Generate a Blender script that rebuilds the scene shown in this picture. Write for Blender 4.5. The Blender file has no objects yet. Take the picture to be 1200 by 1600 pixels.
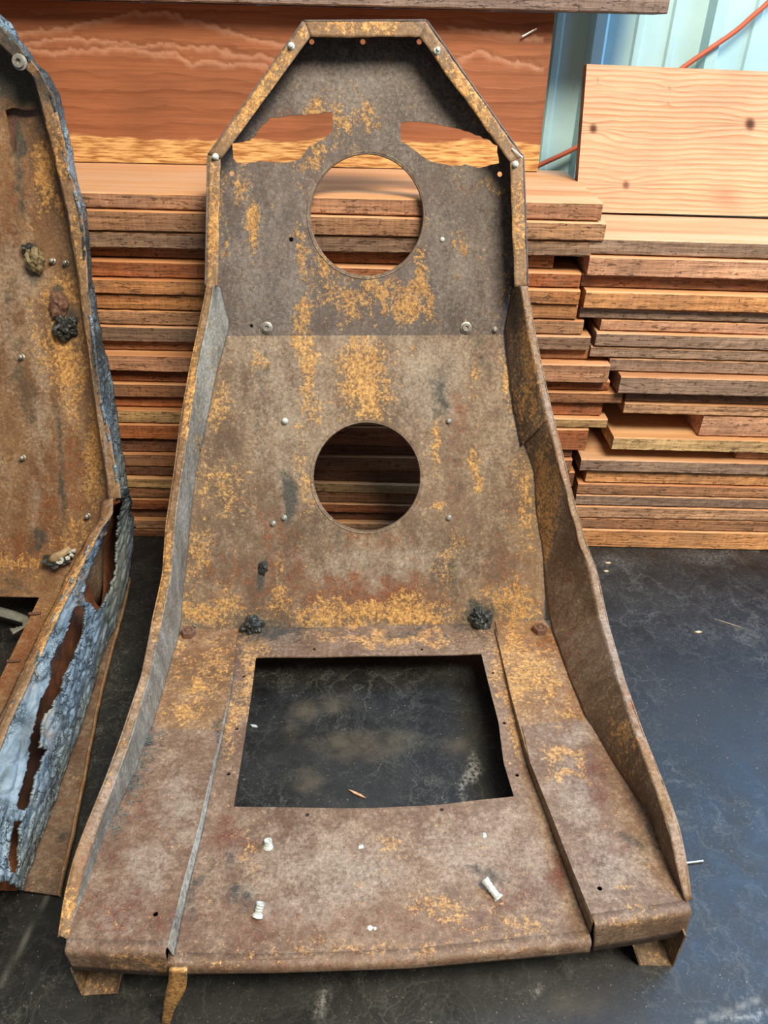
import bpy, math, random
import numpy as np
from mathutils import Vector, noise, geometry
random.seed(7)
C = bpy.context.scene.collection
SC = bpy.context.scene

# ------------------------------------------------------------------ camera
H, PITCH, ROLL, F = 0.80, math.radians(33.2), math.radians(1.2), 1150.0
_R0 = Vector((1, 0, 0)); FW = Vector((0, math.cos(PITCH), -math.sin(PITCH))); _U0 = Vector((0, math.sin(PITCH), math.cos(PITCH)))
RT = _R0*math.cos(ROLL) + _U0*math.sin(ROLL)
UP = -_R0*math.sin(ROLL) + _U0*math.cos(ROLL)
CAM = Vector((0, 0, H))
cam_data = bpy.data.cameras.new('camera'); cam = bpy.data.objects.new('camera', cam_data); C.objects.link(cam)
from mathutils import Matrix
m = Matrix((RT, UP, -FW)).transposed().to_4x4(); m.translation = CAM
cam.matrix_world = m
cam_data.sensor_fit = 'VERTICAL'; cam_data.sensor_height = 24.0; cam_data.lens = 24.0*F/1600.0
cam_data.clip_start = 0.01
SC.camera = cam

# ------------------------------------------------------------------ light
SC.view_settings.view_transform = 'Standard'; SC.view_settings.look = 'None'
SC.view_settings.gamma = 1; SC.view_settings.use_curve_mapping = False
SC.view_settings.exposure = 0.0
w = bpy.data.worlds.new('World'); SC.world = w; w.use_nodes = True
wb = w.node_tree.nodes['Background']; wb.inputs[0].default_value = (0.86, 0.93, 1.0, 1); wb.inputs[1].default_value = 0.2
def area(name, loc, target, sx, sy, power, col):
    l = bpy.data.lights.new(name, 'AREA'); l.shape = 'RECTANGLE'; l.size = sx; l.size_y = sy; l.energy = power; l.color = col
    o = bpy.data.objects.new(name, l); C.objects.link(o); o.location = loc
    o.rotation_euler = (Vector(target)-Vector(loc)).to_track_quat('-Z', 'Y').to_euler()
    return o
# big roller door open to the sky on the right, roof skylight above and behind the camera
area('door_daylight', (1.75, 1.0, 1.8), (0.1, 0.5, 0.1), 1.5, 1.4, 28, (0.40, 0.65, 1.0))
area('blue_floor_fill', (1.28, 1.30, 1.45), (0.30, 0.40, 0.0), 0.9, 0.7, 24, (0.22, 0.50, 1.0))  # added blue lamp for the floor's sheen, no window known there
area('skylight', (0.85, -0.40, 2.6), (0.05, 1.0, 0.3), 1.1, 0.9, 128, (1.0, 0.89, 0.73))

# ------------------------------------------------------------------ projection helpers
def ray(px, py): return FW + RT*((px-600)/F) - UP*((py-800)/F)
def proj(P):
    d = Vector(P)-CAM; z = d.dot(FW)
    return (600+F*d.dot(RT)/z, 800-F*d.dot(UP)/z, z)
def on_plane(px, py, p0, n):
    d = ray(px, py); return CAM + d*((Vector(p0)-CAM).dot(n)/d.dot(n))
def at_depth(px, py, zc): return CAM + ray(px, py)*zc
def at_Y(px, py, Y): return on_plane(px, py, (0, Y, 0), Vector((0, 1, 0)))
def at_Z(px, py, Z): return on_plane(px, py, (0, 0, Z), Vector((0, 0, 1)))
def projn(V):
    V = np.asarray(V, float)-np.array(CAM); z = V@np.array(FW)
    return np.stack([600+F*(V@np.array(RT))/z, 800-F*(V@np.array(UP))/z], 1)

class Frame:
    """side profile points (t, z) extruded along a yawed sideways axis"""
    def __init__(s, org, yaw):
        s.o = Vector((org[0], org[1], 0)); s.r = Vector((math.cos(yaw), math.sin(yaw), 0)); s.b = Vector((-math.sin(yaw), math.cos(yaw), 0))
    def P(s, x, t, z): return s.o + s.r*x + s.b*t + Vector((0, 0, z))
    def plane(s, a, b, off=0.0):
        """plane through profile points a, b ((t,z)); off shifts it along the normal towards the sitter"""
        d = s.b*(b[0]-a[0]) + Vector((0, 0, b[1]-a[1])); d.normalize()
        n = s.r.cross(d).normalized()          # towards viewer / up
        if n.dot(Vector((0, -0.5, 1))) < 0: n = -n
        p0 = s.P(0, a[0], a[1]) + n*off
        return (p0, n, s.r.copy(), d)

# ------------------------------------------------------------------ object helpers
def tag(o, label=None, cat=None, group=None, kind=None):
    if label: o['label'] = label
    if cat: o['category'] = cat
    if group: o['group'] = group
    if kind: o['kind'] = kind
    return o
def empty(name, loc, label, cat, group=None):
    o = bpy.data.objects.new(name, None); C.objects.link(o); o.location = loc; o.empty_display_size = 0.05
    return tag(o, label, cat, group)
def mesh(name, V, Fc, mat, parent=None, origin=None, attrs=None, smooth=False, mats=None, midx=None):
    """V world coordinates"""
    base = Vector(origin) if origin is not None else Vector((0, 0, 0))
    pw = Vector((0, 0, 0))
    p = parent
    while p is not None: pw += p.location; p = p.parent
    b = pw if parent is not None else base
    me = bpy.data.meshes.new(name)
    me.from_pydata([tuple(Vector(v)-b) for v in V], [], [tuple(int(i) for i in f) for f in Fc])
    for mm in (mats or [mat]): me.materials.append(mm)
    if midx is not None: me.polygons.foreach_set('material_index', midx)
    if smooth: me.polygons.foreach_set('use_smooth', [True]*len(me.polygons))
    if attrs:
        for k, arr in attrs.items():
            arr = np.asarray(arr, dtype=np.float32)
            if arr.ndim == 1:
                a = me.attributes.new(k, 'FLOAT', 'POINT'); a.data.foreach_set('value', arr)
            else:
                a = me.attributes.new(k, 'FLOAT_COLOR', 'POINT'); a.data.foreach_set('color', arr.ravel())
    me.update()
    o = bpy.data.objects.new(name, me); C.objects.link(o)
    if parent is not None: o.parent = parent
    else: o.location = base
    return o

def thicken(V, Fc, t):
    """give an open sheet thickness t on its back side"""
    V = np.asarray(V, float); n = np.zeros_like(V)
    F3 = [f for f in Fc]
    for f in F3:
        a, b, c = V[f[0]], V[f[1]], V[f[2]]; k = np.cross(b-a, c-a)
        for i in f: n[i] += k
    L = np.linalg.norm(n, axis=1); L[L == 0] = 1; n /= L[:, None]
    N = len(V); V2 = np.vstack([V, V-n*t])
    out = [tuple(f) for f in Fc] + [tuple(i+N for i in reversed(f)) for f in Fc]
    edges = {}
    for f in Fc:
        for i in range(len(f)):
            a, b = f[i], f[(i+1) % len(f)]
            if (b, a) in edges: del edges[(b, a)]
            else: edges[(a, b)] = 1
    for (a, b) in edges: out.append((b, a, a+N, b+N))
    return V2, out
def orient(V, Fc):
    """faces wound to look at the camera side"""
    V = np.asarray(V, float); s = 0
    for f in Fc[::max(1, len(Fc)//50)]:
        a, b, c = V[f[0]], V[f[1]], V[f[2]]; k = np.cross(b-a, c-a); s += np.dot(k, np.array(CAM)-a)/(np.linalg.norm(k)+1e-12)
    return [tuple(reversed(f)) for f in Fc] if s < 0 else Fc

def resample(pts, n):
    pts = np.array([list(p) for p in pts], float); d = np.r_[0, np.cumsum(np.linalg.norm(np.diff(pts, axis=0), axis=1))]
    # smooth interpolation (monotone on chord length)
    t = np.linspace(0, d[-1], n)
    return np.stack([np.interp(t, d, pts[:, k]) for k in range(pts.shape[1])], 1)
def stations(A, B, n):
    """resample two matched polylines with one shared parameter"""
    A = np.array([list(p) for p in A], float); B = np.array([list(p) for p in B], float)
    M = (A+B)/2; d = np.r_[0, np.cumsum(np.linalg.norm(np.diff(M, axis=0), axis=1))]; t = np.linspace(0, d[-1], n)
    f = lambda X: np.stack([np.interp(t, d, X[:, k]) for k in range(X.shape[1])], 1)
    A, B = f(A), f(B)
    for _ in range(2):
        for X in (A, B): X[1:-1] = (X[:-2]+2*X[1:-1]+X[2:])/4
    return A, B
def strip(name, A, B, nu, nv, t, mat, parent, attr_fn=None, disp=None, drop=None, smooth=True, sm=True):
    """sheet between two 3-D polylines"""
    if sm: A, B = stations(A, B, nu)
    else:
        A = np.array([list(p) for p in A], float); B = np.array([list(p) for p in B], float); nu = len(A)
    V = np.array([A[i]*(1-j/nv)+B[i]*(j/nv) for i in range(nu) for j in range(nv+1)])
    if disp is not None: V = disp(V, nu, nv)
    Fc = [(i*(nv+1)+j, i*(nv+1)+j+1, (i+1)*(nv+1)+j+1, (i+1)*(nv+1)+j) for i in range(nu-1) for j in range(nv)]
    if drop is not None:
        pc = projn(V); Fc = [f for f in Fc if not drop(pc[list(f)].mean(0))]
    Fc = orient(V, Fc)
    V2, F2 = thicken(V, Fc, t)
    used = sorted({i for f in F2 for i in f}); mp = {k: i for i, k in enumerate(used)}
    V2 = V2[used]; F2 = [tuple(mp[i] for i in f) for f in F2]
    at = attr_fn(V2) if attr_fn else None
    return mesh(name, V2, F2, mat, parent, attrs=at, smooth=smooth)
def inside(pt, poly):
    x, y = pt; c = False; n = len(poly)
    for i in range(n):
        x1, y1 = poly[i]; x2, y2 = poly[(i+1) % n]
        if (y1 > y) != (y2 > y) and x < (x2-x1)*(y-y1)/(y2-y1)+x1: c = not c
    return c

def circ(pt3, pl, r, n=20):
    p0, nn, r_, d = pl
    return [Vector(pt3)+r_*(r*math.cos(2*math.pi*k/n))+d*(r*math.sin(2*math.pi*k/n)) for k in range(n)]
def panel(name, outline, holes, pl, cell, t, mat, parent, attr_fn=None, disp=None):
    """flat sheet with exact openings; outline and holes are 3-D points on plane pl"""
    p0, n, r_, d = pl
    to2 = lambda P: Vector(((Vector(P)-p0).dot(r_), (Vector(P)-p0).dot(d)))
    def dens(poly):
        out = []
        for i in range(len(poly)):
            a, b = poly[i], poly[(i+1) % len(poly)]; L = (b-a).length; k = max(1, int(L/cell))
            out += [a.lerp(b, j/k) for j in range(k)]
        return out
    O = dens([to2(p) for p in outline]); Hs = [dens([to2(p) for p in h]) for h in holes]
    pts = list(O); edges = [(i, (i+1) % len(O)) for i in range(len(O))]; faces = [list(range(len(O)))]
    for h in Hs:
        b = len(pts); pts += h; edges += [(b+i, b+(i+1) % len(h)) for i in range(len(h))]
    xs = [p.x for p in O]; ys = [p.y for p in O]
    bx = np.array([[p.x, p.y] for p in pts])
    x0, y0 = min(xs), min(ys); grid = []
    nx = int((max(xs)-x0)/cell); ny = int((max(ys)-y0)/cell)
    occ = set((int((p[0]-x0)/cell*2), int((p[1]-y0)/cell*2)) for p in bx)
    for j in range(ny+1):
        for i in range(nx+1):
            q = (x0+(i+.5+(j % 2)*.5)*cell, y0+(j+.5)*cell)
            k = (int((q[0]-x0)/cell*2), int((q[1]-y0)/cell*2))
            if any((k[0]+a, k[1]+b) in occ for a in (-1, 0, 1) for b in (-1, 0, 1)): continue
            grid.append(Vector(q))
    Op = [(p.x, p.y) for p in O]; Hp = [[(p.x, p.y) for p in h] for h in Hs]
    allp = pts+grid
    vo, eo, fo, *_ = geometry.delaunay_2d_cdt(allp, edges, [], 0, 1e-7)
    V = [p0 + r_*v.x + d*v.y for v in vo]
    hb = [(min(a for a, b in h), max(a for a, b in h), min(b for a, b in h), max(b for a, b in h)) for h in Hp]
    Fc = []
    for f in fo:
        c = sum((vo[i] for i in f), Vector((0, 0)))/len(f)
        if not inside(c, Op): continue
        bad = False
        for h, bb in zip(Hp, hb):
            if bb[0] <= c.x <= bb[1] and bb[2] <= c.y <= bb[3] and inside(c, h): bad = True; break
        if not bad: Fc.append(tuple(f))
    V = np.array([list(v) for v in V])
    if disp is not None: V = disp(V, np.array(n))
    Fc = orient(V, Fc)
    V2, F2 = thicken(V, Fc, t)
    return mesh(name, V2, F2, mat, parent, attrs=attr_fn(V2) if attr_fn else None, smooth=False)

# ------------------------------------------------------------------ stain masks: discoloured metal, with some shade painted in
def vnoise(V, s, seed=0.0):
    return np.array([noise.fractal(Vector((v[0]*s+seed, v[1]*s, v[2]*s)), 1.0, 2.1, 4) for v in V])
def masks(blobs, seed):
    def fn(V):
        P = projn(V); n1 = vnoise(V, 9, seed); n2 = vnoise(V, 28, seed+5)
        out = np.zeros((len(V), 4))
        for (ch, cx, cy, rx, ry, amp, ang) in blobs:
            a = math.radians(ang); dx = P[:, 0]-cx+n1*14+n2*9; dy = P[:, 1]-cy+n2*22
            u = (dx*math.cos(a)+dy*math.sin(a))/rx; v = (-dx*math.sin(a)+dy*math.cos(a))/ry
            g = np.exp(-(u*u+v*v)**1.4*0.8)*amp
            out[:, ch] = np.maximum(out[:, ch], g) if amp > 0 else out[:, ch]+g
        return {'stain_shade': np.clip(out, 0, 1.2)}
    return fn

# ------------------------------------------------------------------ materials
class NT:
    def __init__(s, name):
        s.m = bpy.data.materials.new(name); s.m.use_nodes = True; s.t = s.m.node_tree; s.b = s.t.nodes['Principled BSDF']
    def n(s, typ, **kw):
        o = s.t.nodes.new(typ)
        for k, v in kw.items():
            if hasattr(o, k) and k not in ('inputs',): setattr(o, k, v)
            else: o.inputs[k.replace('_', ' ')].default_value = v
        return o
    def l(s, a, b): s.t.links.new(a, b)
    def coord(s, scale=(1, 1, 1), loc=None, rnd=False):
        tc = s.n('ShaderNodeTexCoord'); mp = s.n('ShaderNodeMapping'); mp.inputs['Scale'].default_value = scale
        src = tc.outputs['Object']
        if rnd:
            oi = s.n('ShaderNodeObjectInfo'); mu = s.n('ShaderNodeVectorMath', operation='MULTIPLY_ADD')
            mu.inputs[1].default_value = (13.0, 7.0, 5.0)
            cx = s.n('ShaderNodeCombineXYZ'); 
            for k in range(3): s.l(oi.outputs['Random'], cx.inputs[k])
            s.l(cx.outputs[0], mu.inputs[0]); s.l(src, mu.inputs[2]); src = mu.outputs[0]
        s.l(src, mp.inputs['Vector']); return mp.outputs[0]
    def noise(s, vec, scale, detail=5, rough=0.6, dist=0):
        o = s.n('ShaderNodeTexNoise'); o.inputs['Scale'].default_value = scale; o.inputs['Detail'].default_value = detail
        o.inputs['Roughness'].default_value = rough; o.inputs['Distortion'].default_value = dist
        s.l(vec, o.inputs['Vector']); return o.outputs['Fac']
    def ramp(s, fac, stops):
        r = s.n('ShaderNodeValToRGB'); e = r.color_ramp.elements
        while len(e) < len(stops): e.new(0.5)
        for k, (p, c) in enumerate(stops):
            e[k].position = p; e[k].color = (c, c, c, 1) if isinstance(c, (int, float)) else (*c, 1)
        s.l(fac, r.inputs[0]); return r.outputs[0]
    def math(s, op, a, b=None, clamp=False):
        o = s.n('ShaderNodeMath', operation=op); o.use_clamp = clamp
        if op == 'MULTIPLY_ADD': o.inputs[2].default_value = .07
        for k, x in enumerate((a, b)):
            if x is None: continue
            if isinstance(x, (int, float)): o.inputs[k].default_value = x
            else: s.l(x, o.inputs[k])
        return o.outputs[0]
    def mix(s, fac, a, b, mode='MIX'):
        o = s.n('ShaderNodeMix', data_type='RGBA', blend_type=mode)
        for k, x in ((0, fac), (6, a), (7, b)):
            if isinstance(x, (int, float)): o.inputs[k].default_value = x
            elif isinstance(x, tuple): o.inputs[k].default_value = (*x, 1)
            else: s.l(x, o.inputs[k])
        return o.outputs[2]
    def finish(s, col, rough, bump=None, strength=0.3, dist=0.002, metal=0.0, spec=None):
        if isinstance(col, tuple): s.b.inputs['Base Color'].default_value = (*col, 1)
        else: s.l(col, s.b.inputs['Base Color'])
        if isinstance(rough, (int, float)): s.b.inputs['Roughness'].default_value = rough
        else: s.l(rough, s.b.inputs['Roughness'])
        s.b.inputs['Metallic'].default_value = metal
        if spec is not None: s.b.inputs['Specular IOR Level'].default_value = spec
        if bump is not None:
            bp = s.n('ShaderNodeBump'); bp.inputs['Strength'].default_value = strength; bp.inputs['Distance'].default_value = dist
            s.l(bump, bp.inputs['Height']); s.l(bp.outputs[0], s.b.inputs['Normal'])
        return s.m

def rust_material(name, base_dark, base_mid, grey, ochre, red, dark):
    k = NT(name); v = k.coord(); vs = k.coord(scale=(1, 1, 0.28))
    at = k.n('ShaderNodeAttribute'); at.attribute_name = 'stain_shade'
    sep = k.n('ShaderNodeSeparateColor'); k.l(at.outputs['Color'], sep.inputs[0])
    R, G, B, A = sep.outputs[0], sep.outputs[1], sep.outputs[2], at.outputs['Alpha']
    big = k.noise(v, 7, 6, 0.62, 0.3); mid = k.noise(vs, 38, 9, 0.72); fine = k.noise(v, 210, 6, 0.78); sp = k.noise(v, 520, 3, 0.65); m2 = k.noise(v, 85, 7, .72)
    c_ = lambda x, g: k.math('MULTIPLY', k.math('SUBTRACT', x, .5), g)
    base = k.mix(k.ramp(k.math('ADD', k.math('ADD', c_(big, 1.7), c_(mid, 2.0)), .5), [(.05, 0.0), (.95, 1.0)]), base_dark, base_mid)
    # brown-violet patina clouds
    base = k.mix(k.ramp(k.math('ADD', k.math('ADD', c_(m2, 2.2), c_(k.noise(v, 16, 6, .6, .4), 2.0)), .3), [(.3, 0.0), (.95, .65)]), base, tuple(x*.55+y*.3 for x, y in zip(base_dark, red)))
    gfac = k.ramp(k.math('ADD', k.math('MULTIPLY', G, .56), k.math('ADD', c_(mid, 1.9), c_(fine, 1.5))), [(.0, 0.0), (.9, 0.85)])
    base = k.mix(gfac, base, grey)
    rf = k.ramp(k.math('ADD', k.math('MULTIPLY', A, 0.75), k.math('ADD', c_(m2, 2.4), c_(fine, 1.7))), [(.22, 0.0), (.85, 0.85)])
    base = k.mix(rf, base, k.mix(k.ramp(sp, [(.35, 0.0), (.65, 1.0)]), tuple(c*0.42 for c in red), red))
    # ochre crust, broken up into specks
    ot = k.math('ADD', k.math('MULTIPLY_ADD', R, 0.74), k.math('ADD', k.math('ADD', c_(m2, 1.9), c_(mid, 1.5)), k.math('ADD', c_(fine, 2.0), c_(sp, .9))))
    of = k.ramp(ot, [(.42, 0.0), (.56, 0.5), (.95, 0.92)])
    base = k.mix(of, base, k.mix(k.ramp(k.math('ADD', c_(fine, 2.5), .5), [(.15, 0.0), (.85, 1.0)]), tuple(x*y for x, y in zip(ochre, (.72, .55, .45))), tuple(min(1, x*y) for x, y in zip(ochre, (1.06, 1.12, 1.35)))))
    df = k.ramp(k.math('ADD', k.math('MULTIPLY', B, .95), k.math('ADD', c_(mid, 2.2), c_(m2, 1.6))), [(.25, 0.0), (.8, 0.9)])
    base = k.mix(df, base, dark)
    base = k.mix(k.ramp(sp, [(.30, 0.7), (.42, 0.0)]), base, (.05, .03, .02))
    base = k.mix(k.ramp(k.noise(v, 700, 2, .5), [(.64, 0.0), (.74, 0.45)]), base, (.62, .5, .36))
    base = k.mix(1.0, base, k.ramp(fine, [(.3, .60), (.7, 1.38)]), 'MULTIPLY')
    h = k.math('ADD', k.math('ADD', k.math('MULTIPLY', fine, .6), k.math('MULTIPLY', sp, .3)), k.math('MULTIPLY', of, .5))
    rg = k.ramp(mid, [(.3, .5), (.7, .8)])
    return k.finish(base, rg, h, .55, .0012, spec=.4)
RUST = rust_material('rusty_steel', (.115, .073, .045), (.28, .190, .112), (.38, .325, .25), (.60, .34, .090), (.27, .085, .030), (.045, .052, .044))
RUST_HEAD = rust_material('dark_head_steel', (.088, .070, .060), (.175, .140, .118), (.25, .225, .20), (.56, .31, .080), (.20, .080, .035), (.035, .036, .036))
RUST_WARM = rust_material('warm_rusty_steel', (.16, .085, .042), (.35, .20, .095), (.40, .33, .25), (.66, .36, .095), (.30, .095, .030), (.055, .058, .045))
RUST_WING = rust_material('shaded_wing_steel', (.085, .052, .034), (.19, .125, .078), (.26, .22, .175), (.50, .27, .075), (.22, .075, .030), (.03, .03, .028))  # darker rust with the right wing's shade put into the colour
RUST_DULL = rust_material('dull_bolster_steel', (.135, .080, .052), (.285, .185, .118), (.39, .325, .26), (.58, .33, .11), (.21, .075, .045), (.05, .05, .045))
RUST_EDGE = rust_material('rusty_rim_steel', (.18, .105, .05), (.35, .21, .10), (.40, .34, .30), (.70, .38, .10), (.36, .12, .04), (.05, .05, .045))
RUST_GREY = rust_material('greyed_lit_steel', (.13, .12, .095), (.34, .32, .26), (.50, .49, .43), (.55, .36, .12), (.24, .12, .05), (.05, .055, .05))  # pale grey, partly painted light on the left wing and step

def plain(name, col, rough=.6, metal=0.0, ns=120, var=.4, bs=.3):
    k = NT(name); v = k.coord(); n = k.noise(v, ns, 6, .65)
    c = k.mix(k.ramp(n, [(.3, 0.0), (.7, 1.0)]), tuple(x*(1-var) for x in col), tuple(min(1, x*(1+var)) for x in col))
    return k.finish(c, rough, n, bs, .0008, metal)
BOLT = plain('aged_bolt', (.34, .32, .27), .42, .5, 400)
RUST_BOLT = plain('rusty_bolt', (.16, .08, .05), .7, 0, 300)
WHITE_BOLT = plain('white_corroded_metal', (.58, .63, .58), .6, 0, 500, .35, .8)
TAR = plain('black_tar', (.03, .033, .03), .42, 0, 160, .7, .9)
NAIL = plain('bright_nail', (.75, .74, .72), .35, .6, 200, .1)
CORD = plain('orange_cord_sheath', (.55, .11, .045), .5, 0, 60, .12)
CHIPM = plain('splintered_wood', (.55, .30, .15), .7, 0, 160, .4)
OLIVE = plain('olive_bracket_paint', (.22, .17, .09), .55, .1, 160, .5)
GREYARM = plain('dull_grey_paint', (.20, .20, .165), .5, 0, 120, .3)
FUZZ = plain('lint', (.12, .17, .17), .8, 0, 300, .5)

def crust_material():
    k = NT('cracked_blue_padding'); v = k.coord(); at = k.n('ShaderNodeAttribute'); at.attribute_name = 'stain_shade'
    sep = k.n('ShaderNodeSeparateColor'); k.l(at.outputs['Color'], sep.inputs[0])
    nz = k.noise(v, 30, 6, .6); 
    dv = k.n('ShaderNodeVectorMath', operation='MULTIPLY_ADD'); cx = k.n('ShaderNodeCombineXYZ'); k.l(nz, cx.inputs[0]); k.l(k.noise(v, 34, 4, .6), cx.inputs[1]); k.l(nz, cx.inputs[2])
    k.l(cx.outputs[0], dv.inputs[0]); dv.inputs[1].default_value = (.09, .12, .09); k.l(v, dv.inputs[2])
    mp = k.n('ShaderNodeMapping'); mp.inputs['Scale'].default_value = (1, .30, .75); k.l(dv.outputs[0], mp.inputs[0])
    vo = k.n('ShaderNodeTexVoronoi', feature='DISTANCE_TO_EDGE'); vo.inputs['Scale'].default_value = 48; k.l(mp.outputs[0], vo.inputs['Vector'])
    vo2 = k.n('ShaderNodeTexVoronoi', feature='DISTANCE_TO_EDGE'); vo2.inputs['Scale'].default_value = 120; k.l(mp.outputs[0], vo2.inputs['Vector'])
    e = k.math('MULTIPLY', k.ramp(vo.outputs[0], [(.0, 0.0), (.06, 1.0)]), k.ramp(vo2.outputs[0], [(.0, .55), (.06, 1.0)]))
    e = k.math('MAXIMUM', e, k.ramp(k.math('ADD', k.math('MULTIPLY', at.outputs['Alpha'], .9), k.noise(v, 45, 5, .6)), [(.62, 0.0), (.95, 1.0)]))
    col = k.mix(k.ramp(nz, [(.34, 0.0), (.66, 1.0)]), (.10, .145, .175), (.30, .385, .44))
    col = k.mix(sep.outputs[2], col, (.045, .055, .055)); col = k.mix(sep.outputs[1], col, (.26, .30, .28))
    col = k.mix(k.math('MULTIPLY', sep.outputs[0], k.ramp(k.noise(v, 120, 5, .6), [(.4, 0.0), (.6, 1.0)])), col, (.42, .27, .13))
    col = k.mix(e, (.022, .026, .028), col)
    return k.finish(col, .62, k.math('ADD', e, k.math('MULTIPLY', k.noise(v, 260, 5, .6), .4)), .9, .003)
CRUST = crust_material()
def foam_material():
    k = NT('rusty_foam_core'); v = k.coord(); n = k.noise(v, 40, 8, .7); f = k.noise(v, 500, 3, .6)
    c = k.mix(k.ramp(n, [(.35, 0.0), (.65, 1.0)]), (.10, .032, .014), (.36, .12, .04))
    at = k.n('ShaderNodeAttribute'); at.attribute_name = 'stain_shade'; sep = k.n('ShaderNodeSeparateColor'); k.l(at.outputs['Color'], sep.inputs[0])
    c = k.mix(sep.outputs[2], c, (.022, .014, .012))  # darkens the lower core, the gap's shadow put into the colour
    return k.finish(c, .9, f, .9, .002)
FOAM = foam_material()

def wood_material(name, sawn):
    k = NT(name); oi = k.n('ShaderNodeObjectInfo'); v = k.coord(scale=(1, 1, 1), rnd=True)
    gx = k.coord(scale=(2.2, 30, 42), rnd=True); gf = k.coord(scale=(9, 210, 260), rnd=True)
    warp = k.noise(v, 7, 4, .6); g1 = k.noise(gx, 1.6, 6, .62, .35); g2 = k.noise(gf, 1.0, 4, .6, .1)
    patch = k.noise(v, 13, 4, .6)
    base = oi.outputs['Color']
    c = k.mix(1.0, base, k.ramp(g1, [(.32, (.74, .68, .64)), (.5, (1.05, 1.03, 1.0)), (.68, (1.42, 1.40, 1.30))]), 'MULTIPLY')
    c = k.mix(1.0, c, k.ramp(g2, [(.3, .76), (.6, 1.2)]), 'MULTIPLY')
    if sawn:
        # weathered grey-brown patches and short cracks on the rough-sawn edge
        c = k.mix(k.ramp(patch, [(.44, 0.0), (.68, .35)]), c, (.22, .15, .11))
        crk = k.coord(scale=(62, 240, 260), rnd=True); cr = k.noise(crk, 1.0, 4, .6, .9)
        cf = k.ramp(cr, [(.34, 1.0), (.41, 0.0)])
        c = k.mix(k.math('MULTIPLY', cf, .55), c, (.07, .035, .02))
        saw = k.coord(scale=(330, 6, 12), rnd=True); sn = k.noise(saw, 1.0, 3, .6)
        c = k.mix(1.0, c, k.ramp(sn, [(.3, .84), (.7, 1.12)]), 'MULTIPLY')
        h = k.math('SUBTRACT', k.math('ADD', k.math('MULTIPLY', g2, .8), k.math('MULTIPLY', sn, .25)), cf)
        return k.finish(c, .78, h, .9, .0022, spec=.25)
    c = k.mix(.78, c, k.mix(1.0, (.66, .33, .14), k.ramp(k.noise(k.coord(scale=(1.1, 16, 16), rnd=True), 1, 5, .6, .2), [(.34, (.66, .50, .42)), (.48, (1, 1, 1)), (.56, (1.05, 1.25, 1.6)), (.60, (1, 1, 1))]), 'MULTIPLY'))
    return k.finish(c, .6, g2, .25, .0008, spec=.3)
WOOD_SAWN = wood_material('rough_sawn_cedar', True); WOOD_TOP = wood_material('planed_lit_cedar', False)

def plank_material(name, late, early, freq, stripe=None, extra_ochre=None):
    """wide face: 'grain' attribute counts growth rings, 'knot' and 'mark' darken or lighten real features"""
    k = NT(name); v = k.coord(); at = k.n('ShaderNodeAttribute'); at.attribute_name = 'grain'
    a2 = k.n('ShaderNodeAttribute'); a2.attribute_name = 'stain_shade'; sep = k.n('ShaderNodeSeparateColor'); k.l(a2.outputs['Color'], sep.inputs[0])
    st = k.coord(scale=(3, 60, 60)); nf = k.noise(k.coord(scale=(10, 260, 300)), 1, 4, .6); wob = k.noise(k.coord(scale=(4, 12, 12)), 1, 4, .55)
    ph = k.math('ADD', k.math('MULTIPLY', at.outputs['Fac'], freq), k.math('MULTIPLY', wob, 2.2))
    saw = k.math('FRACT', ph); ring = k.ramp(saw, [(.0, 0.0), (.55, .25), (.86, 1.0), (.97, .9), (1.0, 0.0)])
    amp = k.ramp(k.noise(k.coord(scale=(1.5, 25, 25)), 1, 3, .5), [(.3, .25), (.7, 1.0)])
    c = k.mix(k.math('MULTIPLY', ring, amp), early, late)
    c = k.mix(1.0, c, k.ramp(nf, [(.3, .80), (.7, 1.14)]), 'MULTIPLY')
    c = k.mix(1.0, c, k.ramp(k.noise(v, 6, 5, .6), [(.3, .84), (.7, 1.12)]), 'MULTIPLY')
    R, G, B = sep.outputs[0], sep.outputs[1], sep.outputs[2]
    if extra_ochre:
        yf = k.ramp(k.math('ADD', k.math('MULTIPLY', R, .62), k.math('MULTIPLY', k.noise(k.coord(scale=(14, 130, 130)), 1, 5, .65), .6)), [(.52, 0.0), (.70, .95)])
        c = k.mix(yf, c, k.mix(k.ramp(k.noise(k.coord(scale=(30, 330, 330)), 1, 4, .6), [(.38, 0.0), (.6, 1.0)]), (.36, .15, .04), extra_ochre))
    c = k.mix(k.math('MULTIPLY', G, .8), c, (.72, .42, .27))
    c = k.mix(B, c, (.10, .042, .022))
    return k.finish(c, .6, k.math('ADD', nf, ring), .35, .0008, spec=.3)
LEAN_WOOD = plank_material('knotty_fir_face', (.50, .21, .085), (.80, .47, .29), 135)
RED_WOOD = plank_material('red_cedar_face', (.26, .085, .034), (.36, .130, .055), 45, extra_ochre=(.84, .50, .19))

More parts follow.
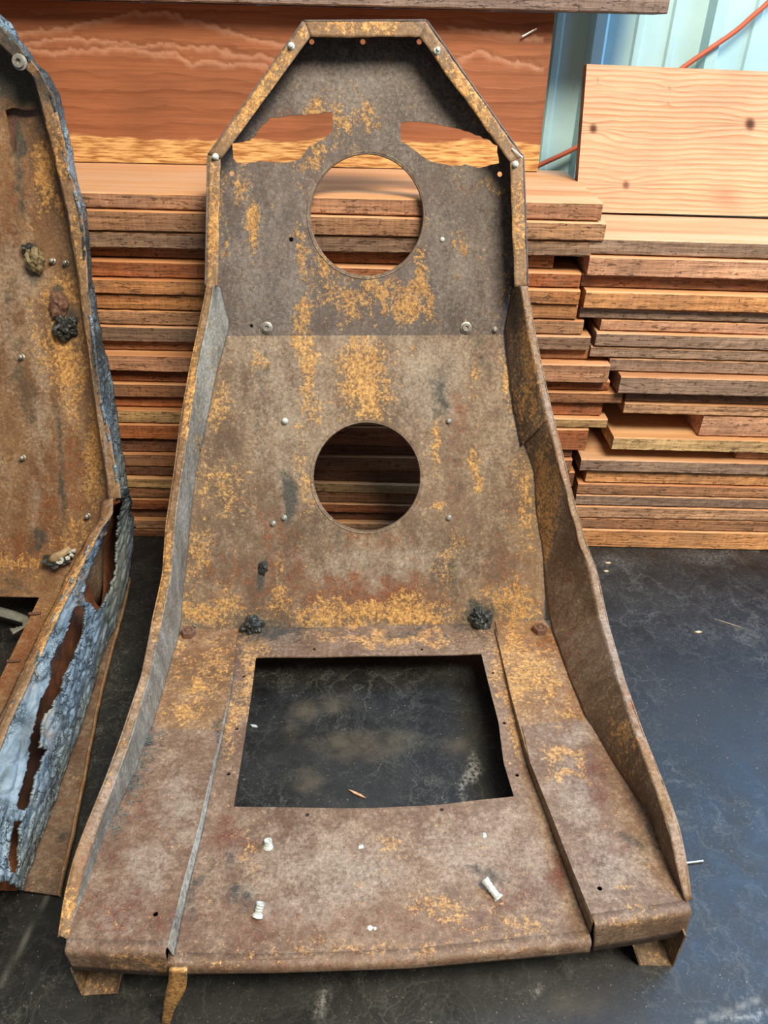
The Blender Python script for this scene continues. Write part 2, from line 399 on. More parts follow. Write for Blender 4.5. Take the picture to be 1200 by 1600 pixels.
def floor_material():
    k = NT('dark_stained_concrete'); v = k.coord(); 
    nz = k.noise(v, 5, 6, .65); n2 = k.noise(v, 22, 8, .7); sp = k.noise(v, 330, 3, .6); 
    cx = k.n('ShaderNodeCombineXYZ'); k.l(k.noise(v, 9, 5, .65), cx.inputs[0]); k.l(k.noise(k.coord(loc=None, scale=(1, 1, 3)), 11, 5, .65), cx.inputs[1])
    dv = k.n('ShaderNodeVectorMath', operation='MULTIPLY_ADD'); k.l(cx.outputs[0], dv.inputs[0]); dv.inputs[1].default_value = (.16, .16, 0); k.l(v, dv.inputs[2])
    def vein(scale, w):
        vo = k.n('ShaderNodeTexVoronoi', feature='DISTANCE_TO_EDGE'); vo.inputs['Scale'].default_value = scale; k.l(dv.outputs[0], vo.inputs['Vector'])
        return k.ramp(vo.outputs[0], [(0.0, 1.0), (w, .35), (w*3.2, 0.0)])
    ve = k.math('MULTIPLY', k.math('ADD', vein(14, .010), k.math('MULTIPLY', k.math('ADD', vein(29, .014), k.math('MULTIPLY', vein(62, .022), .6)), .8)), k.ramp(nz, [(.36, 0.0), (.60, 1.0)]), True)
    c = k.mix(k.ramp(n2, [(.3, 0.0), (.7, 1.0)]), (.0035, .0037, .0035), (.014, .014, .0125))
    c = k.mix(k.ramp(k.noise(v, 3.2, 5, .6), [(.45, 0.0), (.7, .5)]), c, (.035, .036, .034))
    c = k.mix(k.math('MULTIPLY', ve, .36), c, (.16, .16, .13))
    dust = k.ramp(k.math('ADD', sp, k.math('MULTIPLY', n2, .18)), [(.755, 0.0), (.82, .8)])
    c = k.mix(dust, c, (.36, .30, .22))
    at = k.n('ShaderNodeAttribute'); at.attribute_name = 'stain_shade'; sep = k.n('ShaderNodeSeparateColor'); k.l(at.outputs['Color'], sep.inputs[0])
    c = k.mix(k.math('MULTIPLY', sep.outputs[0], k.ramp(n2, [(.35, .2), (.65, .8)])), c, (.115, .090, .055))
    c = k.mix(k.math('MULTIPLY', sep.outputs[1], k.ramp(k.noise(v, 210, 5, .7), [(.42, 0.0), (.6, .8)])), c, (.34, .34, .31))
    c = k.mix(sep.outputs[2], c, (.30, .29, .25))
    rg = k.ramp(n2, [(.3, .40), (.7, .62)])
    return k.finish(c, rg, k.math('ADD', n2, k.math('MULTIPLY', sp, .25)), .3, .0015, spec=.6)
FLOOR = floor_material()
def wall_material():
    k = NT('pale_teal_sheet_metal'); v = k.coord(); n = k.noise(v, 7, 6, .6); s = k.noise(k.coord(scale=(1, 1, .3)), 90, 6, .7)
    c = k.mix(k.ramp(n, [(.3, 0.0), (.7, 1.0)]), (.38, .61, .63), (.53, .76, .77))
    c = k.mix(k.ramp(s, [(.66, 0.0), (.74, .6)]), c, (.12, .16, .15))
    return k.finish(c, .42, s, .1, .001, spec=.5)
WALLM = wall_material()

# ------------------------------------------------------------------ the setting
def blob_attr(V, blobs, n=True):
    P = projn(V); out = np.zeros((len(V), 4)); n1 = vnoise(V, 14, 3); n2 = vnoise(V, 40, 9)
    for (ch, cx, cy, rx, ry, amp) in blobs:
        u = (P[:, 0]-cx+n1*16+n2*8)/rx; v = (P[:, 1]-cy+n2*14)/ry
        out[:, ch] = np.maximum(out[:, ch], amp*np.exp(-(u*u+v*v)**1.5))
    return out
def grid_plane(x0, x1, y0, y1, cell):
    nx = int((x1-x0)/cell); ny = int((y1-y0)/cell)
    V = [(x0+(x1-x0)*i/nx, y0+(y1-y0)*j/ny, 0) for j in range(ny+1) for i in range(nx+1)]
    Fc = [(j*(nx+1)+i, j*(nx+1)+i+1, (j+1)*(nx+1)+i+1, (j+1)*(nx+1)+i) for j in range(ny) for i in range(nx)]
    return V, Fc
# fine inner part carries the dirt marks; one sheet of graded cells covers the rest of the slab
xs = np.r_[np.linspace(-3, -.55, 12)[:-1], np.arange(-.55, .75, .005), np.linspace(.76, 3, 12)]
ys = np.r_[np.linspace(-2.0, .28, 10)[:-1], np.arange(.28, 1.15, .005), np.linspace(1.16, 1.60, 6)]
V = [(x, y, 0) for y in ys for x in xs]; nx = len(xs)
Fc = [(j*nx+i, j*nx+i+1, (j+1)*nx+i+1, (j+1)*nx+i) for j in range(len(ys)-1) for i in range(nx-1)]
fb = [(0, 475, 1110, 22, 14, 1), (0, 525, 1100, 26, 13, .9), (0, 565, 1165, 60, 22, 1), (0, 610, 1160, 34, 20, .8), (0, 480, 1222, 26, 16, .9), (0, 705, 1165, 20, 14, .7), (0, 505, 1160, 24, 10, .7), (0, 460, 1145, 14, 12, .6),
      (1, 735, 1215, 9, 38, 1), (1, 500, 1572, 8, 30, .8), (1, 1170, 1590, 60, 6, .9), (1, 832, 1541, 9, 9, .7), (0, 900, 1570, 50, 20, .35), (1, 1110, 870, 60, 14, .35), (1, 955, 880, 40, 12, .3)]
Vn = np.array(V, float); at = np.zeros((len(V), 4)); sel = (Vn[:, 1] > .27) & (np.abs(Vn[:, 0]) < .76)
at[sel] = blob_attr(Vn[sel], fb)
Pf = projn(Vn[sel]); acc = np.zeros(len(Pf)); w1 = vnoise(Vn[sel], 30, 2)
for (x1, y1, x2, y2, a) in [(76, 1398, 0, 1542, .22), (1088, 1600, 1190, 1560, .4)]:
    t = np.clip(((Pf[:, 0]-x1)*(x2-x1)+(Pf[:, 1]-y1)*(y2-y1))/((x2-x1)**2+(y2-y1)**2), 0, 1)
    d = np.hypot(Pf[:, 0]-x1-t*(x2-x1), Pf[:, 1]-y1-t*(y2-y1)); acc = np.maximum(acc, a*np.exp(-(d/2.8)**2)*(1+w1))
tmp = at[sel]; tmp[:, 2] = np.clip(acc, 0, 1); at[sel] = tmp
fl = mesh('floor', V, Fc, FLOOR, attrs={'stain_shade': at}); tag(fl, kind='structure')

# back wall of ribbed sheet steel
YW = 1.50
prof = []   # (x, depth towards viewer)
x = -2.4
while x < 2.6:
    prof += [(x, 0), (x+.008, .018), (x+.026, .018), (x+.034, 0), (x+.078, 0), (x+.082, .004), (x+.092, .004), (x+.096, 0), (x+.136, 0), (x+.140, .004), (x+.150, .004), (x+.154, 0)]
    x += .195
def wall_sheet():
    V = []; Fc = []
    for (px_, d) in prof: V += [(px_, YW-d, 0), (px_, YW-d, 1.6)]
    for i in range(len(prof)-1): Fc.append((2*i, 2*i+2, 2*i+3, 2*i+1))
    N = len(V); V += [(a, b+.004, c) for a, b, c in V]
    Fc += [tuple(j+N for j in reversed(f)) for f in Fc]
    return V, Fc
V, Fc = wall_sheet(); wl = mesh('wall_back', V, Fc, WALLM); tag(wl, kind='structure')

# ------------------------------------------------------------------ lumber
def board(x0, x1, zb0, zt0, zb1, zt1, Y, depth, color, label, group=None, name='lumber_board', cut=0.0, rough=.0011, xa=None, xb=None, yaw=0.0):
    """one board; z given at xa and xb and tilted between them"""
    xa = x0 if xa is None else xa; xb = x1 if xb is None else xb
    n = max(6, int((x1-x0)/.011)); V = []; mi = []; Fc = []; sd = random.uniform(0, 90)
    for i in range(n+1):
        x = x0+(x1-x0)*i/n; t = (x-xa)/(xb-xa); zb = zb0+(zb1-zb0)*t; zt = zt0+(zt1-zt0)*t-.0009; c = .0017
        nz = lambda k, s=75: noise.noise(Vector((x*s, sd+k*3.1, 0)))
        mid = (zb+zt)/2; yy = Y + yaw*(x-xa)
        V += [(x, yy+c+rough*nz(1), zb+.0004+abs(rough*.7*nz(2))), (x, yy+rough*1.3*nz(3), zb+c*1.3+rough*nz(4)), (x, yy+rough*1.5*nz(7, 110), mid),
              (x, yy+rough*1.3*nz(5), zt-c*1.3-rough*.4*abs(nz(6, 90))), (x, yy+c*1.1+rough*nz(8), zt-.0003-rough*.5*abs(nz(9))), (x, yy+depth, zt-.0003), (x, yy+depth, zb+.0004)]
    K = 7
    for i in range(n):
        for k in range(K):
            Fc.append((i*K+k, (i+1)*K+k, (i+1)*K+(k+1) % K, i*K+(k+1) % K)); mi.append(1 if k in (3, 4) else 0)  # chamfer gets the paler top wood as a painted lit edge
    Fc.append(tuple(reversed(range(K)))[::-1]); mi.append(0)
    Fc.append(tuple(n*K+k for k in reversed(range(K)))); mi.append(0)
    o = mesh(name, V, Fc, None, origin=(x0, Y, zb0), mats=[WOOD_SAWN, WOOD_TOP], midx=mi)
    o.color = (*color, 1); tag(o, label, 'board', group); return o

YL = 1.118
ORD = ['topmost', 'second', 'third', 'fourth', 'fifth', 'sixth', 'seventh', 'eighth', 'ninth', 'tenth', 'eleventh', 'twelfth', 'thirteenth', 'fourteenth', 'fifteenth', 'sixteenth', 'seventeenth', 'eighteenth', 'nineteenth', 'twentieth', 'twenty-first', 'twenty-second', 'twenty-third', 'twenty-fourth', 'twenty-fifth']
TAN = (.50, .29, .17); BRN = (.40, .20, .105); GRY = (.31, .21, .155); RED = (.44, .16, .065); ORG = (.64, .31, .13); YEL = (.66, .45, .22); DRK = (.25, .115, .065); PNK = (.58, .32, .20)
#        left edge y (x=220): top, bottom | right (x=880): top, bottom | right end px | y offset | colour
LB = [(300, 326, 314, 343, 941, .000, PNK, 'pale brown'), (327, 360, 344.5, 374, 945, -.004, TAN, 'tan'), (361.5, 387.5, 375.5, 399.5, 925, .000, GRY, 'grey-brown'),
      (389, 407.5, 401, 425, 869, .012, BRN, 'brown'), (408, 434, 426, 450, 908, .002, RED, 'reddish'), (435, 459, 451, 475, 905, -.003, ORG, 'orange'),
      (460, 484, 476, 499, 902, .001, ORG, 'light orange'), (485, 508, 500, 523, 912, .002, TAN, 'tan'), (509, 534, 524, 547, 922, .000, GRY, 'grey'),
      (535, 550, 548, 564, 921, .006, BRN, 'thin brown'), (551, 577, 565, 594, 950, -.008, PNK, 'pinkish brown'), (578, 598, 595, 611, 954, .004, RED, 'dark red'),
      (599, 621, 612, 629, 973, .001, BRN, 'brown'), (622, 639, 631, 652, 943, .006, RED, 'rust red'), (640, 660, 653, 668, 949, .000, YEL, 'pale yellow'),
      (661, 685, 669, 702, 917, -.002, RED, 'deep red'), (686, 707, 703, 716, 895, .003, DRK, 'dark red-brown'), (708, 728, 717, 737, 893, .000, BRN, 'brown'),
      (729, 744, 738, 761, 897, .002, DRK, 'dark brown'), (745, 761, 762, 776, 890, -.002, YEL, 'pale yellow'), (762, 778, 777, 793, 890, .001, BRN, 'brown'),
      (779, 798, 794, 806, 888, .000, RED, 'reddish brown'), (799, 816, 807, 820, 886, .005, DRK, 'dark brown'), (817, 837, 821, 835, 886, .000, TAN, 'tan'), (838, 0, 836, 0, 886, .001, DRK, 'dark')]
LB = [r[:6]+(tuple(c*m for c, m in zip(r[6], (.78, .72, .66))),)+r[7:] for r in LB]  # left stack darkened, its shade behind the seats put into the colour
XL0 = -0.98
za = [at_Y(220, r[0], YL).z for r in LB]; zb_ = [at_Y(880, r[2], YL).z for r in LB]
za[22:25] = [.0625, .0420, .0200]; za.append(0.0); zb_.append(0.0)
Xa = at_Y(220, 500, YL).x; Xb = at_Y(880, 500, YL).x
for i, r in enumerate(LB):
    xr = at_Y(r[4], (r[2]+(r[3] or 850))/2, YL).x
    board(XL0+random.uniform(-.03, .03), xr, za[i+1], za[i], zb_[i+1], zb_[i], YL+(r[5]*1.7 if r[5] > 0 else r[5]), .285 if i == 0 else .27, r[6],
          '%s board, %s in the left stack behind the seats' % (r[7], ORD[i] if i == 0 else ORD[i]+' from the top'),
          'cedar boards in the stack behind the seats', xa=Xa, xb=Xb)
ZTL = za[0]
# right stack: top y, (at x=1100), left end px, y offset, colour
RB = [(376, 920, .000, GRY, 'grey-edged'), (403, 918, -.006, PNK, 'pinkish tan'), (435, 910, .010, DRK, 'dark brown'), (457, 912, -.006, ORG, 'bright orange-tan'),
      (486, 906, .004, GRY, 'grey-brown'), (504, 939, .006, PNK, 'pale pinkish'), (523, 930, .000, GRY, 'grey'), (546, 922, .003, GRY, 'dark grey'), (564, 952, .005, GRY, 'weathered grey'),
      (586, 965, -.012, GRY, 'dark grey'), (614, 978, .004, DRK, 'dark brown'), (632, 974, .001, TAN, 'pale tan'), (650, 1098, .004, PNK, 'short pinkish'),
      (683, 955, -.006, YEL, 'pale yellow'), (704, 1153, .008, BRN, 'short brown'), (719, 905, -.004, GRY, 'grey'), (739, 915, .003, ORG, 'pinkish orange'),
      (759, 901, .001, BRN, 'plain brown'), (777, 898, .001, GRY, 'grey-tan'), (794, 896, .000, TAN, 'pale tan'), (813, 896, .002, BRN, 'brown'), (830.5, 893, .000, ORG, 'pinkish orange')]
Xr = at_Y(1100, 600, YL).x; slope = 0.018
zr = [at_Y(1100, r[0], YL).z for r in RB]+[0.0]
def zslope(z): return slope*min(1, z/.5)*-1 + .010*min(1, z/.5)
for i, r in enumerate(RB):
    zt, zb = zr[i], zr[i+1]; xl = at_Y(r[1], r[0]+12, YL).x; x1 = 1.15+random.uniform(-.03, .05)
    f = lambda z, X: z + zslope(z)*(X-Xr)
    board(xl, x1, f(zb, xl), f(zt, xl), f(zb, x1), f(zt, x1), YL+r[2], .30 if i == 0 else .24, r[3],
          '%s board, %s in the right-hand stack%s' % (r[4], ORD[i] if i == 0 else ORD[i]+' from the top', {12: ', short', 14: ', set back', 21: ', on the floor'}.get(i, '')),
          'boards in the right-hand stack')
ZTR = zr[0]

# wide plank: face grid with grain field
def wide_plank(name, cornerpx, plane_p, plane_n, thick, mat, grainfn, label, edge_col, cell=.004):
    c3 = [c if isinstance(c, Vector) else on_plane(c[0], c[1], plane_p, plane_n) for c in cornerpx]   # TL, TR, BR, BL
    TL, TR, BR, BL = c3; nu = int((TR-TL).length/cell); nv = int((TL-BL).length/cell)
    V = []
    for j in range(nv+1):
        a = TL.lerp(BL, j/nv); b = TR.lerp(BR, j/nv)
        for i in range(nu+1): V.append(a.lerp(b, i/nu))
    Fc = [(j*(nu+1)+i, (j+1)*(nu+1)+i, (j+1)*(nu+1)+i+1, j*(nu+1)+i+1) for j in range(nv) for i in range(nu)]
    Fc = orient([list(v) for v in V], Fc); V2, F2 = thicken([list(v) for v in V], Fc, thick)
    nface = len(Fc); mi = [0]*nface + [1]*(len(F2)-nface)
    at = grainfn(V2)
    o = mesh(name, V2, F2, None, origin=BL, attrs=at, mats=[mat, WOOD_SAWN], midx=mi); o.color = (*edge_col, 1)
    tag(o, label, 'board'); return o
# knotty board leaning on the wall on the right
pb = at_Z(1100, 338, ZTR+.001); nrm = Vector((0, -1, .13)).normalized()
knots = [(927, 201, 9, 1), (1172, 194, 12, 1), (978, 289, 8, .8), (1046, 138, 4, .4), (1044, 161, 3, .35), (934, 125, 3, .5)]
def lean_grain(V):
    P = projn(V); g = np.asarray(V)[:, 2]*1.0; st = np.zeros((len(V), 4)); n1 = vnoise(V, 9, 2)
    g = g+.0035*n1
    for (kx, ky, r, s) in knots:
        dx = (P[:, 0]-kx); dy = (P[:, 1]-ky); d2 = (dx/(r*3.6))**2+(dy/(r*1.7))**2
        g = g+.012*s*np.sign(-dy)*np.exp(-d2)*(1-np.exp(-np.abs(dy)/(r*.5)))
        st[:, 2] = np.maximum(st[:, 2], 1.0*s*np.exp(-((dx/(r*.7))**2+(dy/(r*.85))**2)**2))
    fl_ = np.exp(-((P[:, 1]-222)/28)**2)*np.clip((1060-P[:, 0])/130, 0, 1); g = g - .006*fl_
    st[:, 1] = np.clip(.35*np.exp(-((P[:, 1]-320)/45)**2), 0, 1)*(.6+n1)
    st[:, 2] += np.clip(.35*np.exp(-((P[:, 0]-1135)/25)**2-((P[:, 1]-310)/20)**2), 0, 1)
    return {'grain': g, 'stain_shade': np.clip(st, 0, 1)}
lb = wide_plank('lumber_board', [(917, 100), (1420, 121), (1420, 343), (899, 331)], pb, nrm, .022, LEAN_WOOD, lean_grain,
                'wide knotty light-orange board standing on edge atop the right-hand stack', (.20, .12, .08), cell=.0026)
# wide red plank standing on the left stack
pr = at_Z(220, 254, ZTL+.001); nr = Vector((0, -1, .09)).normalized()
lines = [[(-40, 50), (23, 52), (72, 47), (129, 37), (172, 29), (210, 19), (260, 19), (290, 29), (325, 38), (400, 60), (470, 75)],
         [(-40, 72), (37, 69), (72, 63), (130, 59), (160, 62), (215, 72), (260, 69), (320, 75), (380, 85), (450, 95)],
         [(-40, 88), (43, 79), (86, 81), (130, 76), (172, 74), (215, 78), (250, 85), (273, 83), (300, 97), (330, 95), (420, 105)],
         [(680, 110), (706, 98), (748, 79), (790, 93), (850, 105)], [(700, 40), (760, 48), (850, 60)]]
def red_grain(V):
    P = projn(V); st = np.zeros((len(V), 4)); n1 = vnoise(V, 12, 1); n3 = vnoise(V, 60, 4); x, y = P[:, 0], P[:, 1]
    for ln in lines:
        for (a, b) in zip(ln[:-1], ln[1:]):
            m_ = (x >= a[0]) & (x < b[0]); yy = a[1]+(b[1]-a[1])*(x-a[0])/(b[0]-a[0]) + 6*n3
            d = y-yy; v = np.where(d > 0, np.exp(-(d/6.0)**2), np.exp(-(d/1.5)**2))*.50
            st[:, 1] = np.where(m_, np.maximum(st[:, 1], v), st[:, 1])
            st[:, 2] = np.where(m_, np.maximum(st[:, 2], .35*np.exp(-((d+4)/2.2)**2)), st[:, 2])
    edge = 212+(x-150)*.012+8*n1
    st[:, 0] = np.clip((y-edge)/14+.3, 0, 1)
    for (cx, cy, rx, ry, a) in [(210, 170, 40, 60, .18), (800, 35, 60, 14, .3), (330, 130, 60, 40, .12), (60, 40, 60, 14, .18), (860, 170, 10, 130, .25), (500, 150, 30, 80, .2)]:
        st[:, 2] = np.maximum(st[:, 2], a*np.exp(-((x-cx+10*n1)/rx)**2-((y-cy)/ry)**2))
    return {'grain': np.asarray(V)[:, 2]+.004*n1, 'stain_shade': np.clip(st, 0, 1)}
def topz(x): return za[0]+(zb_[0]-za[0])*(x-Xa)/(Xb-Xa)
RBR = on_plane(840, 271, pr, nr); RBL = on_plane(-330, 246, pr, nr)
for q in (RBR, RBL): q.z = topz(q.x)+.0005; q.y = pr.y+(q.z-pr.z)*(-nr.z/nr.y)
rb = wide_plank('lumber_board', [(-330, -10), (867, 20), RBR, RBL], pr, nr, .022, RED_WOOD, red_grain,
                'wide dark-red cedar board with a yellow lower edge, standing on the left stack', (.42, .2, .09), cell=.003)
# nail stuck in the red plank
def rod(name, pts, r, mat, parent=None, origin=None, n=6, taper=None):
    pts = [Vector(p) for p in pts]; V = []; Fc = []
    for i, p in enumerate(pts):
        d = (pts[min(i+1, len(pts)-1)]-pts[max(i-1, 0)]).normalized(); a = d.cross(Vector((0, 0, 1)))
        if a.length < .1: a = d.cross(Vector((0, 1, 0)))
        a.normalize(); b = d.cross(a); rr = r*(taper[i] if taper else 1)
        V += [p+a*(rr*math.cos(2*math.pi*k/n))+b*(rr*math.sin(2*math.pi*k/n)) for k in range(n)]
    for i in range(len(pts)-1):
        for k in range(n): Fc.append((i*n+k, i*n+(k+1) % n, (i+1)*n+(k+1) % n, (i+1)*n+k))
    Fc.append(tuple(reversed(range(n)))); Fc.append(tuple((len(pts)-1)*n+k for k in range(n)))
    return mesh(name, V, Fc, mat, parent, origin=origin, smooth=n > 6)
a = on_plane(838, 45, pr, nr); b = on_plane(815, 58, pr, nr)
nl = rod('nail', [a+nr*.001, a+nr*.004, b+nr*.006], .0016, NAIL, parent=rb); nl['label'] = 'bright bent nail'

# grey beam lying along the top of the red plank
yb = pr.y + .010
tl = at_Y(-330, -80, yb); 
zB0 = at_Y(108, 5, yb-.03).z; zB1 = at_Y(1040, 31, yb-.03).z; xA = at_Y(108, 5, yb-.03).x; xB = at_Y(1040, 31, yb-.03).x
PTL, PTR = on_plane(-330, -10, pr, nr), on_plane(867, 20, pr, nr)
gz = lambda x: max(PTL.z+(PTR.z-PTL.z)*(x-PTL.x)/(PTR.x-PTL.x)+.003, 0)
zB0, zB1 = gz(xA)-.0022, gz(xB)-.0022
X0 = -1.25; zz = lambda x, z0, z1: z0+(z1-z0)*(x-xA)/(xB-xA)
bm_ = board(X0, at_Y(1044, 15, yb-.03).x, zB0, zB0+.16, zB1, zB1+.16, yb-.03, .075, (.235, .175, .145), 'long grey-brown weathered board lying along the top of the red board', None, xa=xA, xb=xB)

# orange extension cord sagging in front of the sheet wall
pts = []
cp = [(700, 320), (790, 282), (845, 257), (905, 228), (960, 190), (1020, 143), (1068, 105), (1110, 76), (1150, 48), (1176, 25), (1200, 4), (1260, -60)]
for i in range(41):
    t = i/40*(len(cp)-1); k = min(int(t), len(cp)-2); u = t-k
    p0_, p1, p2, p3 = cp[max(k-1, 0)], cp[k], cp[k+1], cp[min(k+2, len(cp)-1)]
    q = [.5*((2*p1[c])+(-p0_[c]+p2[c])*u+(2*p0_[c]-5*p1[c]+4*p2[c]-p3[c])*u*u+(-p0_[c]+3*p1[c]-3*p2[c]+p3[c])*u**3) for c in (0, 1)]
    pts.append(at_Y(q[0], q[1], YW-.026))
cd = rod('extension_cord', pts, .0042, CORD, origin=pts[0], n=10); tag(cd, 'thin orange extension cord hanging across the pale teal sheet wall', 'cord')

# ------------------------------------------------------------------ main seat shell
YAW = math.radians(4.0)
C0 = Vector((-.027, .831))
# profile in (t,z): t measured backwards from the seat crease
ZC = .050
Bend = (.211, .426); Top = (.211+.119, .80); Front = (-.478, .090); FrontC = (-.478, .071)
fr = Frame((C0.x, C0.y), YAW)
P_low = fr.plane((0, ZC), Bend); P_up = fr.plane(Bend, Top)
P_pan = fr.plane((0, ZC), FrontC); P_bol = fr.plane((0, ZC+.003), Front)
def hit(px, py, pl, off=0.0): return on_plane(px, py, pl[0]+pl[1]*off, pl[1])
def seat_pt(px, py, off=0.0, pan=None):
    """nearest of back / pan sheet at that sight line"""
    if pan is None: pan = P_bol
    c = [hit(px, py, pl, off) for pl in (P_low, P_up)]
    p = hit(px, py, pan, off)
    q = c[0] if c[0].z < Bend[1] else c[1]
    return p if (p-CAM).length < (q-CAM).length and p.z < ZC+.06+off and py > 940 else q
def kk(py):
    return float(np.interp(py, [440, 600, 750, 900, 975, 1050, 1150, 1250, 1350, 1405, 1470], [.045, .050, .060, .080, .088, .085, .072, .052, .026, .006, .0]))
seat = empty('rusty_seat_shell', fr.P(0, 0, 0), 'large rusty steel seat shell with two round holes, standing alone in the centre', 'seat')

UPB = [(1, 560, 140, 130, 60, .75, 0), (1, 700, 200, 60, 60, .4, 0), (1, 400, 400, 60, 130, .5, 0), (1, 720, 430, 50, 90, .5, 0), (1, 460, 440, 22, 60, .9, 0), (1, 620, 200, 40, 40, .6, 0),
       (0, 395, 350, 10, 55, 1.0, 3), (0, 370, 290, 12, 40, .6, 0), (0, 515, 185, 42, 32, .8, 0), (0, 560, 180, 30, 26, .7, 0), (0, 480, 240, 30, 28, .75, -40), (0, 505, 420, 30, 34, .65, 0), (0, 560, 465, 60, 38, .85, 0), (0, 625, 465, 30, 40, .8, 0),
       (0, 655, 430, 14, 50, .8, 8), (0, 667, 470, 10, 50, .9, 0), (0, 720, 380, 14, 14, .6, 0), (0, 775, 290, 28, 14, .6, 0), (0, 345, 310, 10, 70, .5, 0), (0, 470, 380, 8, 40, .7, 0), (0, 475, 490, 12, 40, .9, 0), (0, 785, 440, 14, 60, .45, 0),
       (2, 700, 300, 10, 30, .35, 0), (2, 770, 330, 30, 70, .32, 0), (2, 345, 470, 12, 30, .4, 0), (2, 570, 75, 110, 12, .35, 0), (2, 440, 230, 20, 12, .4, 0), (2, 690, 150, 30, 60, .28, 40), (2, 800, 470, 10, 40, .8, 0), (2, 703, 330, 6, 60, .35, 0),  # dark spots under the top lip and along the right rim are painted shade
       (3, 450, 180, 60, 12, .4, 0)]
LOB = [(1, 460, 640, 60, 130, .75, 0), (1, 680, 590, 60, 70, .85, 0), (1, 410, 560, 40, 60, .6, 0), (1, 780, 640, 40, 120, .45, 0), (1, 600, 880, 130, 30, .7, 0), (1, 520, 700, 30, 60, .4, 0), (1, 560, 530, 140, 30, .5, 0),
       (0, 575, 590, 40, 75, 1.0, 0), (0, 475, 580, 17, 80, .95, 0), (0, 490, 640, 14, 40, .7, 0), (0, 402, 570, 8, 25, .8, 0), (0, 460, 540, 10, 30, .9, 0), (0, 340, 620, 16, 60, .6, 5), (0, 345, 760, 45, 45, .6, 0), (0, 470, 730, 14, 70, .6, 0),
       (0, 745, 740, 7, 30, 1.0, 0), (0, 742, 725, 8, 14, 1.0, 0), (0, 685, 690, 7, 50, .9, 0), (0, 686, 789, 16, 6, 1.0, 0), (0, 735, 600, 8, 40, .5, 0), (0, 790, 600, 10, 60, .7, -6), (0, 825, 780, 20, 90, .65, 0), (0, 310, 850, 20, 80, .55, 0),
       (0, 590, 955, 130, 26, 1.0, 0), (0, 640, 962, 60, 12, 1.1, 0), (0, 330, 955, 60, 26, .8, 0), (0, 800, 950, 60, 40, .7, 0), (0, 700, 880, 18, 70, .6, 0), (0, 440, 930, 14, 60, .6, 0), (0, 520, 980, 70, 8, .9, 0),
       (3, 585, 935, 120, 38, 1.15, 0), (3, 440, 900, 50, 60, .7, 0), (3, 350, 900, 60, 50, .55, 0), (3, 715, 650, 12, 30, .8, 0), (3, 715, 760, 16, 60, .6, 0), (3, 800, 900, 50, 60, .5, 0), (3, 425, 830, 30, 40, .6, 0), (3, 590, 840, 60, 20, .45, 0),
       (2, 445, 790, 12, 50, .85, 0), (2, 411, 890, 9, 26, 1.2, 0), (2, 405, 910, 12, 12, 1.1, 0), (2, 408, 600, 4, 60, .5, 0), (2, 530, 840, 16, 26, .5, 0), (2, 690, 600, 16, 60, .6, 0), (2, 714, 760, 12, 60, .5, 0), (2, 710, 900, 12, 60, .55, 0), (2, 395, 975, 24, 20, .8, 0),
       (2, 750, 960, 34, 20, .9, 0), (2, 440, 980, 40, 12, .8, 0), (2, 730, 540, 8, 30, .4, 0), (2, 406, 700, 4, 60, .45, 0), (2, 690, 835, 8, 30, .5, 0), (2, 750, 560, 16, 60, .4, 0)]
PAN = [(0, 600, 995, 130, 10, 1.0, 0), (0, 390, 1000, 25, 30, .9, 0), (0, 385, 1060, 18, 60, .9, 0), (0, 365, 1130, 12, 60, 1.0, 10), (0, 740, 995, 40, 18, .7, 0), (0, 775, 1050, 16, 70, .8, -12), (0, 800, 1140, 14, 60, .6, -12),
       (0, 620, 1320, 50, 30, .4, 0), (0, 690, 1420, 60, 24, .6, 0), (0, 390, 1330, 14, 30, .5, 0), (0, 600, 1480, 200, 12, .5, 0), (0, 350, 1500, 80, 10, .7, 0), (0, 800, 1450, 60, 20, .45, 0),
       (3, 360, 1310, 34, 36, .9, 0), (3, 790, 1400, 50, 24, .6, 0), (3, 870, 1355, 16, 40, 1.0, 10), (3, 640, 1440, 160, 22, .6, 0), (3, 420, 1450, 120, 30, .55, 0), (3, 560, 1500, 320, 16, .5, 0), (3, 790, 1050, 12, 60, .5, 0),
       (1, 520, 1360, 130, 60, .8, 0), (1, 740, 1330, 90, 50, .7, 0), (1, 460, 1420, 60, 30, .8, 0), (1, 830, 1360, 40, 60, .5, 0),
       (2, 430, 985, 70, 22, .85, 0), (2, 730, 985, 36, 24, .85, 0), (2, 352, 1170, 8, 40, .7, 8), (2, 375, 1400, 22, 24, .6, 30), (2, 360, 1350, 12, 20, .5, 0), (2, 760, 1365, 34, 8, .6, 10), (2, 310, 1400, 8, 90, .5, 14), (2, 905, 1400, 8, 60, .4, 0), (2, 860, 1300, 8, 90, .35, 0), (2, 640, 985, 60, 8, .5, 0)]
